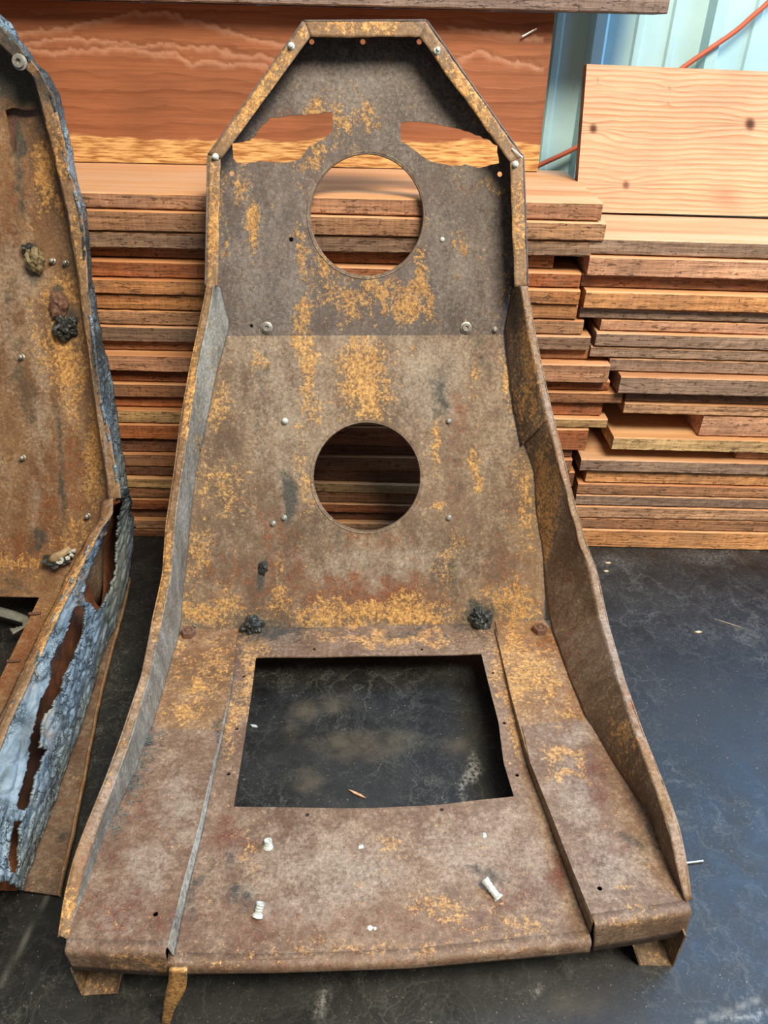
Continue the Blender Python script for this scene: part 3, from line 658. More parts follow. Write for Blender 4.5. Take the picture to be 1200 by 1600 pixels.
BOL = [(0, 330, 1050, 60, 50, .55, 0), (0, 300, 1075, 14, 10, 1.0, 0), (0, 290, 1110, 40, 20, .6, 0), (0, 265, 1000, 14, 30, .7, 0), (0, 270, 1040, 14, 30, .6, 0), (0, 830, 1060, 50, 50, .8, 0), (0, 800, 1020, 30, 30, .8, 0), (0, 880, 1110, 30, 12, .5, 0),
       (0, 880, 1180, 36, 10, .9, 6), (0, 880, 1212, 40, 9, 1.0, -3), (0, 855, 1195, 10, 18, .8, 0), (0, 905, 1190, 14, 10, .8, 20), (0, 200, 1500, 60, 14, .5, 0), (0, 1000, 1440, 60, 16, .45, 0), (0, 980, 1410, 50, 14, .4, 0), (0, 250, 1512, 20, 12, .9, 0),
       (3, 220, 1270, 70, 60, .55, 0), (3, 200, 1430, 90, 50, .7, 0), (3, 940, 1230, 20, 60, .75, -14), (3, 972, 1310, 16, 40, .6, 0), (3, 320, 1030, 50, 40, .6, 0), (3, 850, 1010, 40, 20, .8, 0), (3, 870, 1090, 50, 24, .5, 0), (3, 255, 1440, 20, 50, .6, 0), (3, 180, 1340, 60, 60, .4, 0),
       (1, 275, 1260, 26, 50, .9, 0), (1, 230, 1360, 30, 40, .9, 20), (1, 180, 1440, 40, 30, .7, 0), (1, 900, 1150, 40, 16, .7, 0), (1, 960, 1360, 50, 60, .7, 0), (1, 900, 1250, 40, 50, .6, 0),
       (2, 215, 1210, 16, 40, .6, 30), (2, 230, 1160, 14, 30, .7, 0), (2, 985, 1310, 26, 14, .7, 10), (2, 346, 1150, 6, 60, .6, 5), (2, 1015, 1290, 8, 60, .5, -20)]
RIM = [(0, 400, 130, 60, 100, .9, 0), (0, 570, 45, 100, 14, .8, 0), (0, 735, 150, 60, 90, .8, 0), (0, 335, 350, 12, 80, .85, 0), (0, 812, 350, 12, 80, .6, 0), (0, 250, 900, 20, 120, .75, 0), (0, 300, 600, 20, 120, .8, 0), (0, 200, 1130, 40, 120, .3, 0), (2, 660, 44, 16, 10, .6, 0), (2, 490, 44, 10, 8, .5, 0), (2, 760, 160, 14, 14, .4, 0),
       (1, 960, 1000, 60, 150, .8, 0), (1, 860, 650, 30, 120, .5, 0), (3, 990, 1140, 40, 100, .5, 0), (1, 180, 1180, 60, 160, .6, 0), (3, 130, 1330, 30, 60, .5, 0), (0, 110, 1430, 20, 40, .8, 0), (1, 1065, 1350, 20, 60, .7, 0)]
WINGB = [(0, 820, 600, 26, 120, .65, 0), (0, 850, 800, 14, 120, .9, 0), (0, 870, 760, 10, 60, .6, 0), (0, 970, 1150, 20, 60, .6, -20), (0, 340, 600, 14, 80, .4, 0), (0, 318, 690, 16, 24, .8, 0), (3, 880, 1000, 30, 160, .35, 0), (2, 800, 500, 14, 40, .7, 0), (1, 880, 980, 26, 120, .35, -10), (1, 330, 600, 16, 80, .6, 0), (2, 800, 560, 10, 60, .4, 0)]

# frame around the head part -------------------------------------------------
off = .042
Po = [(322, 448), (326, 243), (475, 34), (666, 33), (817, 246), (824, 448)]
Pi = [(340, 448), (344, 250), (484, 58), (656, 57), (797, 254), (804, 448)]
O3 = [hit(*p, P_up, off) for p in Po]; I3 = [hit(*p, P_up, off) for p in Pi]
def dens(poly, k):
    out = []
    for a, b in zip(poly[:-1], poly[1:]): out += [a.lerp(b, j/k) for j in range(k)]
    return out+[poly[-1]]
wob = lambda V, nu, nv: V + np.stack([vnoise(V, 30, 1)]*3, 1)*.0012
names = ['left', 'chamfer', 'top', 'chamfer', 'right']
for s in range(5):
    strip('rim_flange', dens(O3[s:s+2], 30), dens(I3[s:s+2], 30), 0, 5, .0022, RUST_EDGE, seat, masks(RIM, s), disp=wob, sm=False)
    bk = [p - P_up[1]*off for p in O3[s:s+2]]
    strip('rim_wall', dens(O3[s:s+2], 30), dens(bk, 30), 0, 6, .0022, RUST_HEAD, seat, masks(UPB, s+10), sm=False)
Bk = [p - P_up[1]*off for p in O3]

# head panel with first hole and the two torn windows
def c1(l, ox, oy, s): return [(ox+a/s, oy+b/s) for a, b in l]
TL_ = c1([(135, 480), (165, 476), (190, 470), (212, 452), (228, 428), (245, 408), (262, 395), (300, 392), (330, 385), (380, 384), (440, 377), (468, 375), (472, 400), (470, 440), (445, 462), (415, 478), (395, 490), (375, 515), (350, 540), (290, 545), (225, 540), (180, 548), (150, 545), (137, 530)], 300, 0, 2.143)
TR_ = c1([(697, 410), (730, 407), (760, 408), (800, 410), (860, 425), (900, 432), (940, 445), (975, 462), (1000, 470), (1022, 490), (1030, 545), (1000, 553), (960, 562), (915, 552), (870, 555), (830, 548), (800, 540), (770, 520), (750, 505), (725, 488), (700, 475), (697, 440)], 300, 0, 2.143)
def jag(poly, k, amp, seed):
    out = []
    for i in range(len(poly)):
        a, b = poly[i], poly[(i+1) % len(poly)]
        for j in range(k):
            t = j/k; x = a[0]+(b[0]-a[0])*t; y = a[1]+(b[1]-a[1])*t
            out.append((x+amp*noise.noise(Vector((x*.15, y*.15, seed))), y+amp*noise.noise(Vector((x*.15, y*.15, seed+7)))))
    return out
ell = lambda cx, cy, rx, ry, n=64: [(cx+rx*math.cos(2*math.pi*k/n), cy+ry*math.sin(2*math.pi*k/n)) for k in range(n)]
h1 = [hit(*p, P_up) for p in ell(573, 336, 89, 96)]
def bendL(px): return hit(px, 600, P_low)   # unused helper kept simple
bl = fr.P(-.26, Bend[0], Bend[1]); br = fr.P(.27, Bend[0], Bend[1])
def on_bend(px):
    y = 518
    for _ in range(12):
        p = hit(px, y, P_up); y += (p.z-Bend[1])*900
    return hit(px, y, P_up)
outl = [Bk[0], Bk[1], Bk[2], Bk[3], Bk[4], Bk[5], on_bend(805), on_bend(340)]
small = [((487, 65), .0035), ((567, 65), .0035), ((655, 65), .0035), ((362, 271), .0035), ((781, 272), .0035), ((455, 374), .0032), ((393, 509), .0026)]
holes = [h1, [hit(*p, P_up) for p in jag(TL_, 3, 2.2, 1)], [hit(*p, P_up) for p in jag(TR_, 3, 2.2, 5)]] + [circ(hit(*p, P_up), P_up, r, 12) for p, r in small]
HEADP = panel('head_panel', outl, holes, P_up, .0045, .002, RUST_HEAD, seat, masks(UPB, 1))
# rolled lips of the two round holes
def lip(name, cx, cy, rx, ry, pl, par):
    A = [hit(*p, pl, .0012) for p in ell(cx, cy, rx+3.5, ry+3.5)]; B = [hit(*p, pl, -.004) for p in ell(cx, cy, rx-1.5, ry-1.5)]
    A.append(A[0]); B.append(B[0])
    strip(name, A, B, 0, 4, .001, RUST, par, masks([(1, cx, cy, 200, 200, .35, 0)], 4), sm=False)

# lower back
cr = lambda px, py: hit(px, py, P_low)
def on_crease(px):
    y = 975
    for _ in range(12):
        p = hit(px, y, P_low); y += (p.z-ZC)*700
    return hit(px, y, P_low)
outl = [on_bend(340), on_bend(805), cr(812, 600), cr(836, 705), cr(842, 780), cr(850, 860), cr(858, 930), on_crease(862), on_crease(280), cr(288, 900), cr(296, 820), cr(304, 750), cr(309, 705), cr(320, 640), cr(336, 580)]
h2 = [cr(*p) for p in ell(573, 745, 84, 85)]
BACKP = panel('back_panel', outl, [h2], P_low, .0045, .002, RUST, seat, masks(LOB, 2))

lip('hole_lip', 573, 336, 89, 96, P_up, HEADP); lip('hole_lip', 573, 745, 84, 85, P_low, BACKP)
# pan: centre sheet with square opening
pc = lambda px, py: hit(px, py, P_pan); pbo = lambda px, py: hit(px, py, P_bol)
def ycr(px, pl):
    y = 980
    for _ in range(12):
        p = hit(px, y, pl); t = (p-fr.o).dot(fr.b); y += t*500
    return hit(px, y, pl)
op = [(400, 1027), (500, 1026), (752, 1021), (762, 1062), (779, 1128), (787, 1190), (803, 1244), (750, 1250), (690, 1257), (584, 1263), (480, 1263), (365, 1261), (380, 1170), (392, 1090)]
ph = [(491, 1014), (659, 1014), (381, 1057), (770, 1051), (370, 1139), (788, 1129), (357, 1210), (808, 1210), (480, 1274), (690, 1265)]
Lst = [(371, 988), (366, 1040), (357, 1090), (344, 1147), (328, 1212), (310, 1290), (285, 1380), (262, 1478)]   # left step top edge
Rst = [(773, 982), (785, 1030), (798, 1085), (813, 1140), (827, 1190), (860, 1272), (895, 1362), (926, 1440)]
def below(pt): return pt - P_bol[1]*((pt-P_pan[0]).dot(P_pan[1]))
Lt = [pbo(*p) for p in Lst]; Rt_ = [pbo(*p) for p in Rst]
Lbt = [p - P_pan[1]*(p-P_pan[0]).dot(P_pan[1]) for p in Lt]; Lbt = [p+fr.r*(.0045*i/len(Lbt)) for i, p in enumerate(Lbt)]
Rbt = [p - P_pan[1]*(p-P_pan[0]).dot(P_pan[1]) for p in Rt_]
cfront = [pc(262, 1497), pc(420, 1500), pc(640, 1492), pc(922, 1462)]
outl = [ycr(372, P_pan)] + Lbt[1:-1] + cfront + list(reversed(Rbt[1:-1])) + [ycr(774, P_pan)]
PANP = panel('seat_pan', outl, [[pc(*p) for p in op]] + [circ(pc(*p), P_pan, .0024, 10) for p in ph], P_pan, .0045, .002, RUST_DULL, seat, masks(PAN, 3),
      disp=lambda V, n: V + n*(vnoise(V, 7, 8)*.0018)[:, None])
strip('step_edge', Lt, Lbt, 60, 4, .0015, RUST_GREY, seat, masks([(1, 300, 1300, 80, 200, .9, 0)], 6))  # lit left step painted pale grey
strip('step_edge', Rt_, Rbt, 60, 4, .0015, RUST, seat, masks([(2, 860, 1300, 80, 300, .3, 0)], 6))  # shade of the right step painted on with a dark mask

# side bolsters
Jl = [(283, 975), (280, 985), (267, 1032), (256, 1075), (244, 1117), (230, 1155), (216, 1194), (195, 1240), (173, 1287), (144, 1364), (122, 1420), (104, 1474)]
Jr = [(858, 972), (866, 990), (881, 1030), (899, 1072), (920, 1135), (944, 1177), (976, 1216), (1010, 1268), (1040, 1345), (1077, 1412)]
lift = P_bol[1]*.0014
lf = [pbo(104, 1476), pbo(180, 1480), pbo(260, 1481)]; rf = [pbo(927, 1438), pbo(1000, 1428), pbo(1077, 1416)]
outl = [ycr(276, P_bol)] + [pbo(p[0]-9, p[1]) for p in Jl[1:-1]] + lf + list(reversed(Lt[:-1]))[:-1] + [ycr(372, P_bol)]
panel('seat_bolster', outl, [circ(pbo(243, 1428), P_bol, .0026, 10)], P_bol, .0045, .002, RUST_WARM, seat, masks(BOL, 4))
outl = [ycr(774, P_bol)] + Rt_[1:-1] + rf + [pbo(p[0]+9, p[1]) for p in reversed(Jr[1:-1])] + [ycr(868, P_bol)]
panel('seat_bolster', outl, [circ(pbo(937, 1388), P_bol, .0026, 10)], P_bol, .0045, .002, RUST_WARM, seat, masks(BOL, 4))
# patch plates lapped over the front of the bolsters (their seam shows across)
P_b2 = (P_bol[0]+P_bol[1]*.0016, P_bol[1], P_bol[2], P_bol[3]); pb2 = lambda a, b: hit(a, b, P_b2)
panel('patch_plate', [pb2(246, 1137), pb2(346, 1141)]+[pb2(*p) for p in Lst[4:-1]]+[pb2(260, 1481), pb2(180, 1480), pb2(104, 1476)]+[pb2(a-7, b) for a, b in reversed(Jl[4:-1])], [circ(pb2(243, 1428), P_b2, .0026, 10)], P_b2, .0045, .0012, RUST_DULL, seat, masks(BOL, 4))
panel('patch_plate', [pb2(816, 1134), pb2(866, 1128), pb2(905, 1126)]+[pb2(a+7, b) for a, b in Jr[4:-1]]+[pb2(1077, 1416), pb2(1000, 1428), pb2(927, 1438)]+[pb2(a+1, b) for a, b in reversed(Rst[4:-1])], [circ(pb2(937, 1388), P_b2, .0026, 10)], P_b2, .0045, .0012, RUST_DULL, seat, masks(BOL, 4))

# turned-down front lips, drawn out from the bend radius to the lower edge
def front_lip(name, top, bot, blobs, seed):
    n = 5
    fwd = -fr.b
    A = np.array([list(p) for p in resample([list(x) for x in top], 50)])
    # depth of lower edge: straight below the front edge
    B = []
    bot_ = resample(bot, 50)
    for (a, q) in zip(A, bot_):
        pl = Vector(a)+fwd*.012
        B.append(list(on_plane(q[0], q[1], pl, fr.b)))
    B = np.array(B); V = []
    for i in range(50):
        a, b = A[i], B[i]; f_ = np.array(fwd)
        V += [a, a+f_*.0085+[0, 0, -.0006], a+f_*.0112+[0, 0, -.0025], a+f_*.012+[0, 0, -.007]]
        c = V[-1]; V += [c*(1-t)+b*t for t in (.33, .66, 1.0)]
    nv = 6; V = np.array(V)
    Fc = orient(V, [(i*7+j, i*7+j+1, (i+1)*7+j+1, (i+1)*7+j) for i in range(49) for j in range(6)])
    V2, F2 = thicken(V, Fc, .002)
    return mesh(name, V2, F2, RUST_DULL, seat, attrs=masks(blobs, seed)(V2), smooth=True)
bk4 = fr.b*.005
front_lip('front_lip', [p+lift*1.7+bk4 for p in lf], [(114, 1515), (188, 1521), (262, 1525)], BOL, 7)
front_lip('front_lip', [p+lift*.5+bk4 for p in cfront], [(263, 1523), (425, 1521), (640, 1514), (921, 1489)], PAN, 8)
front_lip('front_lip', [p+lift*1.7+bk4 for p in rf], [(927, 1486), (1000, 1475), (1070, 1461)], BOL, 9)

# wings -----------------------------------------------------------------------
def wing(rimO, rimI, J, side):
    def depth_pt(px, py, jy):
        base = seat_pt(px if side > 0 else px, py); z = (base-CAM).dot(FW)
        return z
    rI = []; rO = []; jj = []
    for o_, i_, j_ in zip(rimO, rimI, J):
        k = kk(o_[1])
        cx = 573
        # depth of the sheet straight inboard on this row
        row = i_[1]; jx = float(np.interp(row, [q[1] for q in J], [q[0] for q in J]))
        zc = (seat_pt(jx, row)-CAM).dot(FW) - k
        rI.append(at_depth(i_[0], i_[1], zc)); rO.append(at_depth(o_[0], o_[1], zc+.001)); jj.append(seat_pt(j_[0], j_[1], .0018))
    return rO, rI, jj
LO = [(325, 443), (313, 502), (297, 577), (283, 655), (272, 742), (260, 820), (255, 897), (237, 977), (220, 1062), (190, 1151), (165, 1219), (135, 1292), (116, 1343), (101, 1405), (92, 1464)]
LI = [(335, 445), (325, 498), (309, 577), (299, 643), (287, 722), (276, 800), (267, 900), (250, 985), (229, 1072), (207, 1147), (180, 1222), (148, 1309), (130, 1366), (116, 1420), (104, 1470)]
LJ = [(345, 450), (358, 508), (336, 600), (318, 670), (305, 750), (297, 820), (287, 920), (281, 990), (262, 1055), (240, 1130), (212, 1205), (172, 1290), (144, 1364), (124, 1420), (105, 1472)]
RO = [(823, 447), (833, 509), (850, 592), (864, 654), (881, 720), (897, 786), (916, 852), (932, 893), (948, 967), (976, 1065), (1004, 1145), (1039, 1233), (1060, 1292), (1072, 1350), (1079, 1407)]
RI = [(812, 447), (824, 509), (841, 592), (856, 654), (872, 720), (889, 786), (906, 852), (922, 893), (937, 967), (965, 1065), (991, 1145), (1026, 1240), (1046, 1300), (1057, 1350), (1070, 1402)]
RJ = [(800, 450), (790, 515), (800, 620), (818, 690), (834, 735), (838, 790), (847, 855), (852, 925), (860, 980), (881, 1035), (912, 1115), (965, 1205), (1010, 1268), (1040, 1345), (1076, 1411)]
bul = lambda V, nu, nv: V + np.stack([vnoise(V, 12, 2)]*3, 1)*.0016
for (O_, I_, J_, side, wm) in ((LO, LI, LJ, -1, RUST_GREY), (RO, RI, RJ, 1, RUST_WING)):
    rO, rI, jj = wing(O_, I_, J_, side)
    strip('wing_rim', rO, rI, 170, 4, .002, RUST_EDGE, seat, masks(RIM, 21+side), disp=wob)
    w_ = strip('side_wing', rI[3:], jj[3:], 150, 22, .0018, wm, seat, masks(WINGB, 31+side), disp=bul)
    # gusset plate riveted over the upper part of the wing
    gi = [p.lerp(q, -.0)+Vector((0, -.0012, .0008)) for p, q in zip(rI[:4], jj[:4])]
    if side < 0: gj = [seat_pt(345, 450, .003), seat_pt(358, 508, .003), seat_pt(338, 590, .003), seat_pt(313, 706, .004)]; gi[-1] = gi[-1].lerp(jj[3], .10)
    else: gj = [seat_pt(800, 450, .003), seat_pt(788, 517, .003), seat_pt(796, 600, .003), seat_pt(814, 697, .004)]
    gi = list(gi); 
    strip('gusset_plate', gi, gj, 60, 12, .0018, wm, seat, masks(WINGB, 41+side), disp=bul)
    # outer face of the wing turned down behind the rim
    ot = [p + Vector((0, .028, -.010)) for p in rO]; ot = [p if p.z > .004 else Vector((p.x, p.y, .004)) for p in ot]
    strip('wing_hem', rO, ot, 120, 3, .0015, RUST_EDGE, seat, masks(RIM, 51+side))

# feet: bent channels running under the bolsters, and a twisted strap
def foot(name, px4, back, mat):
    """px4: outline of the front opening (tl, bl, br, tr)"""
    Yf = at_Z(px4[1][0], px4[1][1], .0015).y
    q = [on_plane(a, b, (0, Yf, 0), Vector((0, 1, 0))) for a, b in px4]
    q = [Vector((p.x, p.y, max(p.z, .0012))) for p in q]
    f_ = []
    bk_ = [p + fr.b*back + Vector((0, 0, 0)) for p in q]
    bk_ = [Vector((p.x, p.y, min(p.z, .047))) for p in bk_]
    q2 = [p+Vector((0, 0, 0)) for p in q]
    V = [list(p) for p in q2+bk_]; Fc = [(0, 1, 5, 4), (1, 2, 6, 5), (2, 3, 7, 6)]
    V2, F2 = thicken(np.array(V), Fc, .002)
    return mesh(name, V2, F2, mat, seat, attrs=masks([(0, px4[1][0], px4[1][1], 120, 60, .35, 0), (2, px4[1][0], 1500, 100, 20, .5, 0)], 3)(V2))
foot('foot_channel', [(113, 1514), (130, 1555), (181, 1552), (189, 1520)], .42, RUST)
foot('foot_channel', [(992, 1478), (1001, 1508), (1050, 1510), (1070, 1462)], .42, RUST)
a_ = [on_plane(x_, y_, at_Z(265, 1560, .052), Vector((0, 1, 0))) for x_, y_ in [(264, 1516), (263, 1535), (258, 1552), (255, 1575), (252, 1600), (250, 1618)]]
b_ = [on_plane(x_, y_, at_Z(265, 1560, .052), Vector((0, 1, 0))) for x_, y_ in [(292, 1516), (291, 1545), (284, 1558), (272, 1578), (265, 1602), (262, 1618)]]
strip('bent_strap', a_, b_, 24, 3, .003, RUST_EDGE, seat, masks([(0, 270, 1560, 60, 80, .9, 0)], 3))

# hardware --------------------------------------------------------------------
def frame_of(pl):
    return pl[2], pl[3], pl[1]
def lathe(name, P, pl, prof_, mat, n=16, hexn=None, parent=seat, tilt=None):
    r_, d, nn = frame_of(pl)
    if tilt is not None: nn = (nn+tilt).normalized(); r_ = d.cross(nn).normalized(); d = nn.cross(r_)
    n = hexn or n; V = []; Fc = []
    for (rad, h) in prof_: V += [P + r_*(rad*math.cos(2*math.pi*k/n))+d*(rad*math.sin(2*math.pi*k/n))+nn*h for k in range(n)]
    for i in range(len(prof_)-1):
        for k in range(n): Fc.append((i*n+k, i*n+(k+1) % n, (i+1)*n+(k+1) % n, (i+1)*n+k))
    Fc.append(tuple((len(prof_)-1)*n+k for k in range(n)))
    return mesh(name, V, Fc, mat, parent, smooth=False)
ringp = [(.0085, 0), (.0085, .002), (.0065, .0026), (.0060, .0045), (.0050, .0055), (.0032, .0055), (.0030, .003), (.0012, .003)]
for p in [(417, 512), (728, 512)]: lathe('threaded_insert', hit(*p, P_up), P_up, ringp, BOLT, 20, parent=HEADP)
sml = [(.0046, 0), (.0046, .0018), (.0034, .0026), (.0030, .0050), (.0018, .0056)]
for p, pl in [((701, 658), P_low), ((701, 809), P_low), ((444, 809), P_low), ((427, 818), P_low), ((773, 515), P_up)]: lathe('bolt', hit(*p, pl), pl, sml, BOLT, 10, parent=HEADP if pl is P_up else BACKP)
wh = lathe('bolt', hit(445, 658, P_low), P_low, [(.005, 0), (.0048, .003), (.003, .006), (.001, .0075)], WHITE_BOLT, 10, parent=BACKP); wh['label'] = 'white blob on the bolt'
lathe('rivet', hit(691, 374, P_up), P_up, [(.0034, 0), (.003, .002), (.001, .003)], WHITE_BOLT, 10, parent=HEADP)
for p in [(822, 968), (306, 976)]: lathe('rivet', hit(*p, P_low), P_low, [(.0032, 0), (.0032, .003), (.0018, .003), (.0016, .001)], BOLT, 10, parent=BACKP)
hx = [(.0108, .0), (.0108, .0085), (.0095, .0100), (.0058, .0100), (.0052, .0065), (.0045, .0100), (.002, .0115)]
for p in [(295, 992), (843, 987)]: lathe('hex_nut', pbo(*p), P_bol, hx, RUST_BOLT, hexn=6)
fl_ = (P_up[0]+P_up[1]*off, P_up[1], P_up[2], P_up[3])
for p in [(455, 72), (682, 80), (337, 245), (805, 257)]:
    lathe('screw', hit(*p, fl_), fl_, [(.0048, 0), (.0042, .0018), (.0028, .003), (.0026, .006), (.001, .0068)], WHITE_BOLT, 8, tilt=P_up[2]*random.uniform(-.5, .5)+Vector((0, 0, random.uniform(-.3, .3))))
a = hit(800, 232, fl_, .002); b = hit(817, 246, fl_, .006)
rod('wire_end', [a, a.lerp(b, .5), b], .0008, NAIL, parent=seat)
# corroded stud bolts on the pan
def stud(px, py, tiltv, L, lab=None):
    P = pc(px, py)
    o = lathe('stud', P, P_pan, [(.0058, 0), (.0050, .002), (.0038, .003), (.0036, L*.4), (.0041, L*.48), (.0034, L*.56), (.0041, L*.66), (.0036, L*.75), (.0044, L*.88), (.0042, L), (.0026, L), (.0020, L*.8)], WHITE_BOLT, 10, tilt=tiltv, parent=PANP)
    return o
stud(419, 1324, Vector((0, .3, 0)), .009); stud(402, 1432, Vector((.3, .9, 0)), .013); s_ = stud(779, 1404, Vector((-1.4, 1.5, -.1)), .022)
def crumb(name, P, r, mat, parent=None, n=2, squash=.5, origin=None, amp=.5, seed=0, sx=1.0):
    import bmesh
    bm = bmesh.new(); bmesh.ops.create_icosphere(bm, subdivisions=n, radius=1)
    V = []
    for v in bm.verts:
        k = 1+amp*noise.fractal(v.co*1.6+Vector((seed, 0, 0)), 1, 2, 3)+amp*.5*noise.noise(v.co*4+Vector((seed, 3, 0)))
        V.append(P+Vector((v.co.x*r*k*sx, v.co.y*r*k, v.co.z*r*k*squash)))
    Fc = [[v.index for v in f.verts] for f in bm.faces]; bm.free()
    return mesh(name, V, Fc, mat, parent, origin=origin)
for k, (x_, y_, r) in enumerate([(565, 1324, .0035), (757, 1305, .0030), (578, 1450, .0035), (586, 1451, .002)]): crumb('corrosion_spot', pc(x_, y_), r, WHITE_BOLT, PANP, 1, .35, seed=k)
crumb('tar_lump', hit(394, 977, P_low, .004), .0135, TAR, seat, 4, .9, amp=.55, seed=4)['label'] = 'black crusty tar lump'
crumb('tar_lump', hit(752, 966, P_low, .004), .0160, TAR, seat, 4, .85, amp=.6, seed=9)['label'] = 'black crusty tar lump'
crumb('tar_lump', hit(411, 890, P_low, -.002), .0075, TAR, seat, 3, 1.8, amp=.4, seed=14)
# lint and dried grass caught along the left wing foot
V = []; Fc = []
for k in range(110):
    t = random.random(); px = np.interp(t, [0, 1], [243, 172])+random.uniform(-6, 18); py = np.interp(t, [0, 1], [1140, 1300])+random.uniform(-12, 12)
    px += -.22*(0); P = pb2(px, py)+Vector((0, 0, .001)); d = Vector((random.uniform(-1, 1), random.uniform(-1, 1), random.uniform(0, .5))).normalized()*random.uniform(.004, .011)
    s = d.cross(Vector((0, 0, 1))).normalized()*.0004; b = len(V)
    V += [P-s, P+s, P+d+s*.4, P+d-s*.4, P+Vector((0, 0, .0006)), P+d+Vector((0, 0, .0005))]; Fc += [(b, b+1, b+2, b+3), (b+1, b+4, b+5, b+2), (b+4, b, b+3, b+5)]
ln_ = mesh('dried_lint', V, Fc, FUZZ, seat); ln_['kind'] = 'stuff'
# thin wire loop hanging on the left gusset
wpts = [seat_pt(x_, y_, .012) for x_, y_ in [(337, 500), (341, 515), (339, 530), (332, 538), (328, 539)]]
rod('wire_loop', wpts, .0006, NAIL, parent=seat)

# ------------------------------------------------------------------ second seat shell (left, burnt padding still on it)
frB = Frame((-.72, .896), math.radians(0))
ZB = .060; BendB = (.180, .510); TopB = (.252, .82); FrB = (-.50, .085)
B_low = frB.plane((0, ZB), BendB); B_up = frB.plane(BendB, TopB); B_pan = frB.plane((0, ZB), FrB)
seatB = empty('burnt_seat_shell', frB.P(0, 0, 0), 'corroded seat shell with cracked blue-grey padding along its side, at the left edge', 'seat')
CXB = -.715
mir = lambda p: Vector((2*CXB-p[0], p[1], p[2]))
def hB(px, py, off=0.0):
    q = hit(px, py, B_low, off)
    return q if q.z < BendB[1] else hit(px, py, B_up, off)
kB = lambda y: float(np.interp(y, [0, 200, 450, 700, 850], [.040, .042, .048, .075, .095]))
BI = [(-60, 20), (-8, 62), (17, 86), (52, 115), (63, 155), (75, 201), (89, 259), (106, 325), (112, 374), (123, 431), (131, 497), (140, 555), (146, 606), (156, 675), (167, 744), (170, 780)]
BM = [(-60, -8), (0, 42), (30, 72), (66, 112), (84, 152), (95, 200), (107, 260), (128, 333), (133, 380), (137, 437), (143, 497), (150, 552), (156, 606), (170, 675), (184, 744), (188, 778)]
BO = [(-60, -34), (4, 24), (43, 73), (86, 129), (97, 160), (106, 205), (116, 252), (135, 330), (141, 382), (144, 437), (155, 497), (166, 551), (179, 606), (188, 675), (198, 744), (203, 778)]
def zB(px, py): return (hB(px, py)-CAM).dot(FW)
bI = [at_depth(x_, y_, zB(x_, y_)-kB(y_)) for x_, y_ in BI]; bM = [at_depth(x_, y_, zB(x_, y_)-kB(y_)-.002) for x_, y_ in BM]; bO = [at_depth(x_, y_, zB(x_, y_)-.012) for x_, y_ in BO]
BLOB_B = [(0, 70, 270, 16, 60, 1.1, 14), (0, 55, 235, 14, 20, 1.0, 0), (0, 85, 320, 12, 20, .9, 0), (0, 100, 460, 40, 30, 1.0, 0), (0, 90, 560, 30, 60, .9, 0), (0, 130, 560, 16, 120, .8, 8), (0, 150, 700, 14, 90, 1.0, 8), (0, 60, 540, 16, 60, .5, 0),
          (0, 110, 640, 30, 60, .5, 0), (0, 30, 880, 60, 20, .8, 0), (0, 110, 830, 30, 40, .6, 0), (0, 70, 960, 30, 20, .5, 0),
          (3, 40, 860, 70, 40, .9, 0), (3, 30, 280, 30, 60, .5, 0), (3, 110, 740, 30, 90, .7, 0), (3, 60, 800, 60, 60, .6, 0), (3, 50, 170, 20, 12, 1.0, 0), (3, 60, 1000, 60, 60, .9, 0), (3, 20, 1050, 60, 60, .8, 0),
          (1, 55, 600, 12, 120, .9, 0), (1, 50, 780, 12, 40, 1.0, 0), (1, 20, 480, 30, 80, .5, 0), (1, 20, 400, 26, 26, .8, 0), (1, 40, 430, 20, 30, .8, 0), (1, 100, 650, 30, 60, .4, 0),
          (2, 15, 120, 60, 50, 1.2, 0), (2, 60, 160, 14, 60, .7, 14), (2, 22, 480, 10, 60, .5, 0), (2, 10, 560, 60, 60, .25, 0), (3, 15, 330, 40, 60, .5, 0), (2, 15, 120, 50, 50, 1.0, 0), (2, 28, 200, 10, 70, .9, 0), (2, 30, 300, 8, 80, .55, 8), (2, 35, 600, 10, 50, .8, -6), (2, 85, 690, 6, 150, .7, -6), (2, 92, 780, 7, 60, .8, 0), (2, 98, 480, 14, 40, .9, -20), (2, 55, 400, 16, 30, .7, 20), (2, 55, 850, 20, 22, .8, 0), (2, 10, 1000, 1, 1, 0, 0), (2, 20, 915, 30, 10, .7, 0)]
MB = masks(BLOB_B, 60)
# mask function for mirrored pieces reads the true side
def MBm(V):
    V = np.array(V, float).copy(); s = V[:, 0] < CXB; V[s, 0] = 2*CXB-V[s, 0]; return MB(V)
def sides(name, A, B, nu, nv, t, mat, fn, **kw):
    strip(name, A, B, nu, nv, t, mat, seatB, fn, **kw)
    kw2 = dict(kw)
    strip(name, [mir(p) for p in A], [mir(p) for p in B], max(20, nu//3), max(2, nv//3), t, mat, seatB, fn, **{k: v for k, v in kw2.items() if k != 'drop'})
rough = lambda amp, s: (lambda V, nu, nv: V + np.stack([vnoise(V, s, 2), vnoise(V, s, 12), vnoise(V, s, 22)], 1)*amp)
RB_ = [(0, 90, 230, 30, 60, .5, 0), (0, 120, 400, 16, 60, .6, 0), (2, 80, 140, 40, 30, .9, 0), (1, 85, 180, 12, 16, .7, 0), (2, 150, 560, 14, 120, .7, 0), (1, 160, 680, 12, 90, .6, 0), (3, 95, 250, 30, 60, .6, 0), (2, 20, 60, 40, 40, .8, 0), (2, 125, 470, 6, 40, .4, 0)]
sides('rim_strip', bM, bI, 200, 8, .002, RUST_EDGE, masks(RB_, 61), disp=rough(.0028, 26))
bJ = [hB(x_-4, y_) for x_, y_ in BI]
sides('rim_wall', bI, bJ, 90, 5, .0015, RUST, MBm)
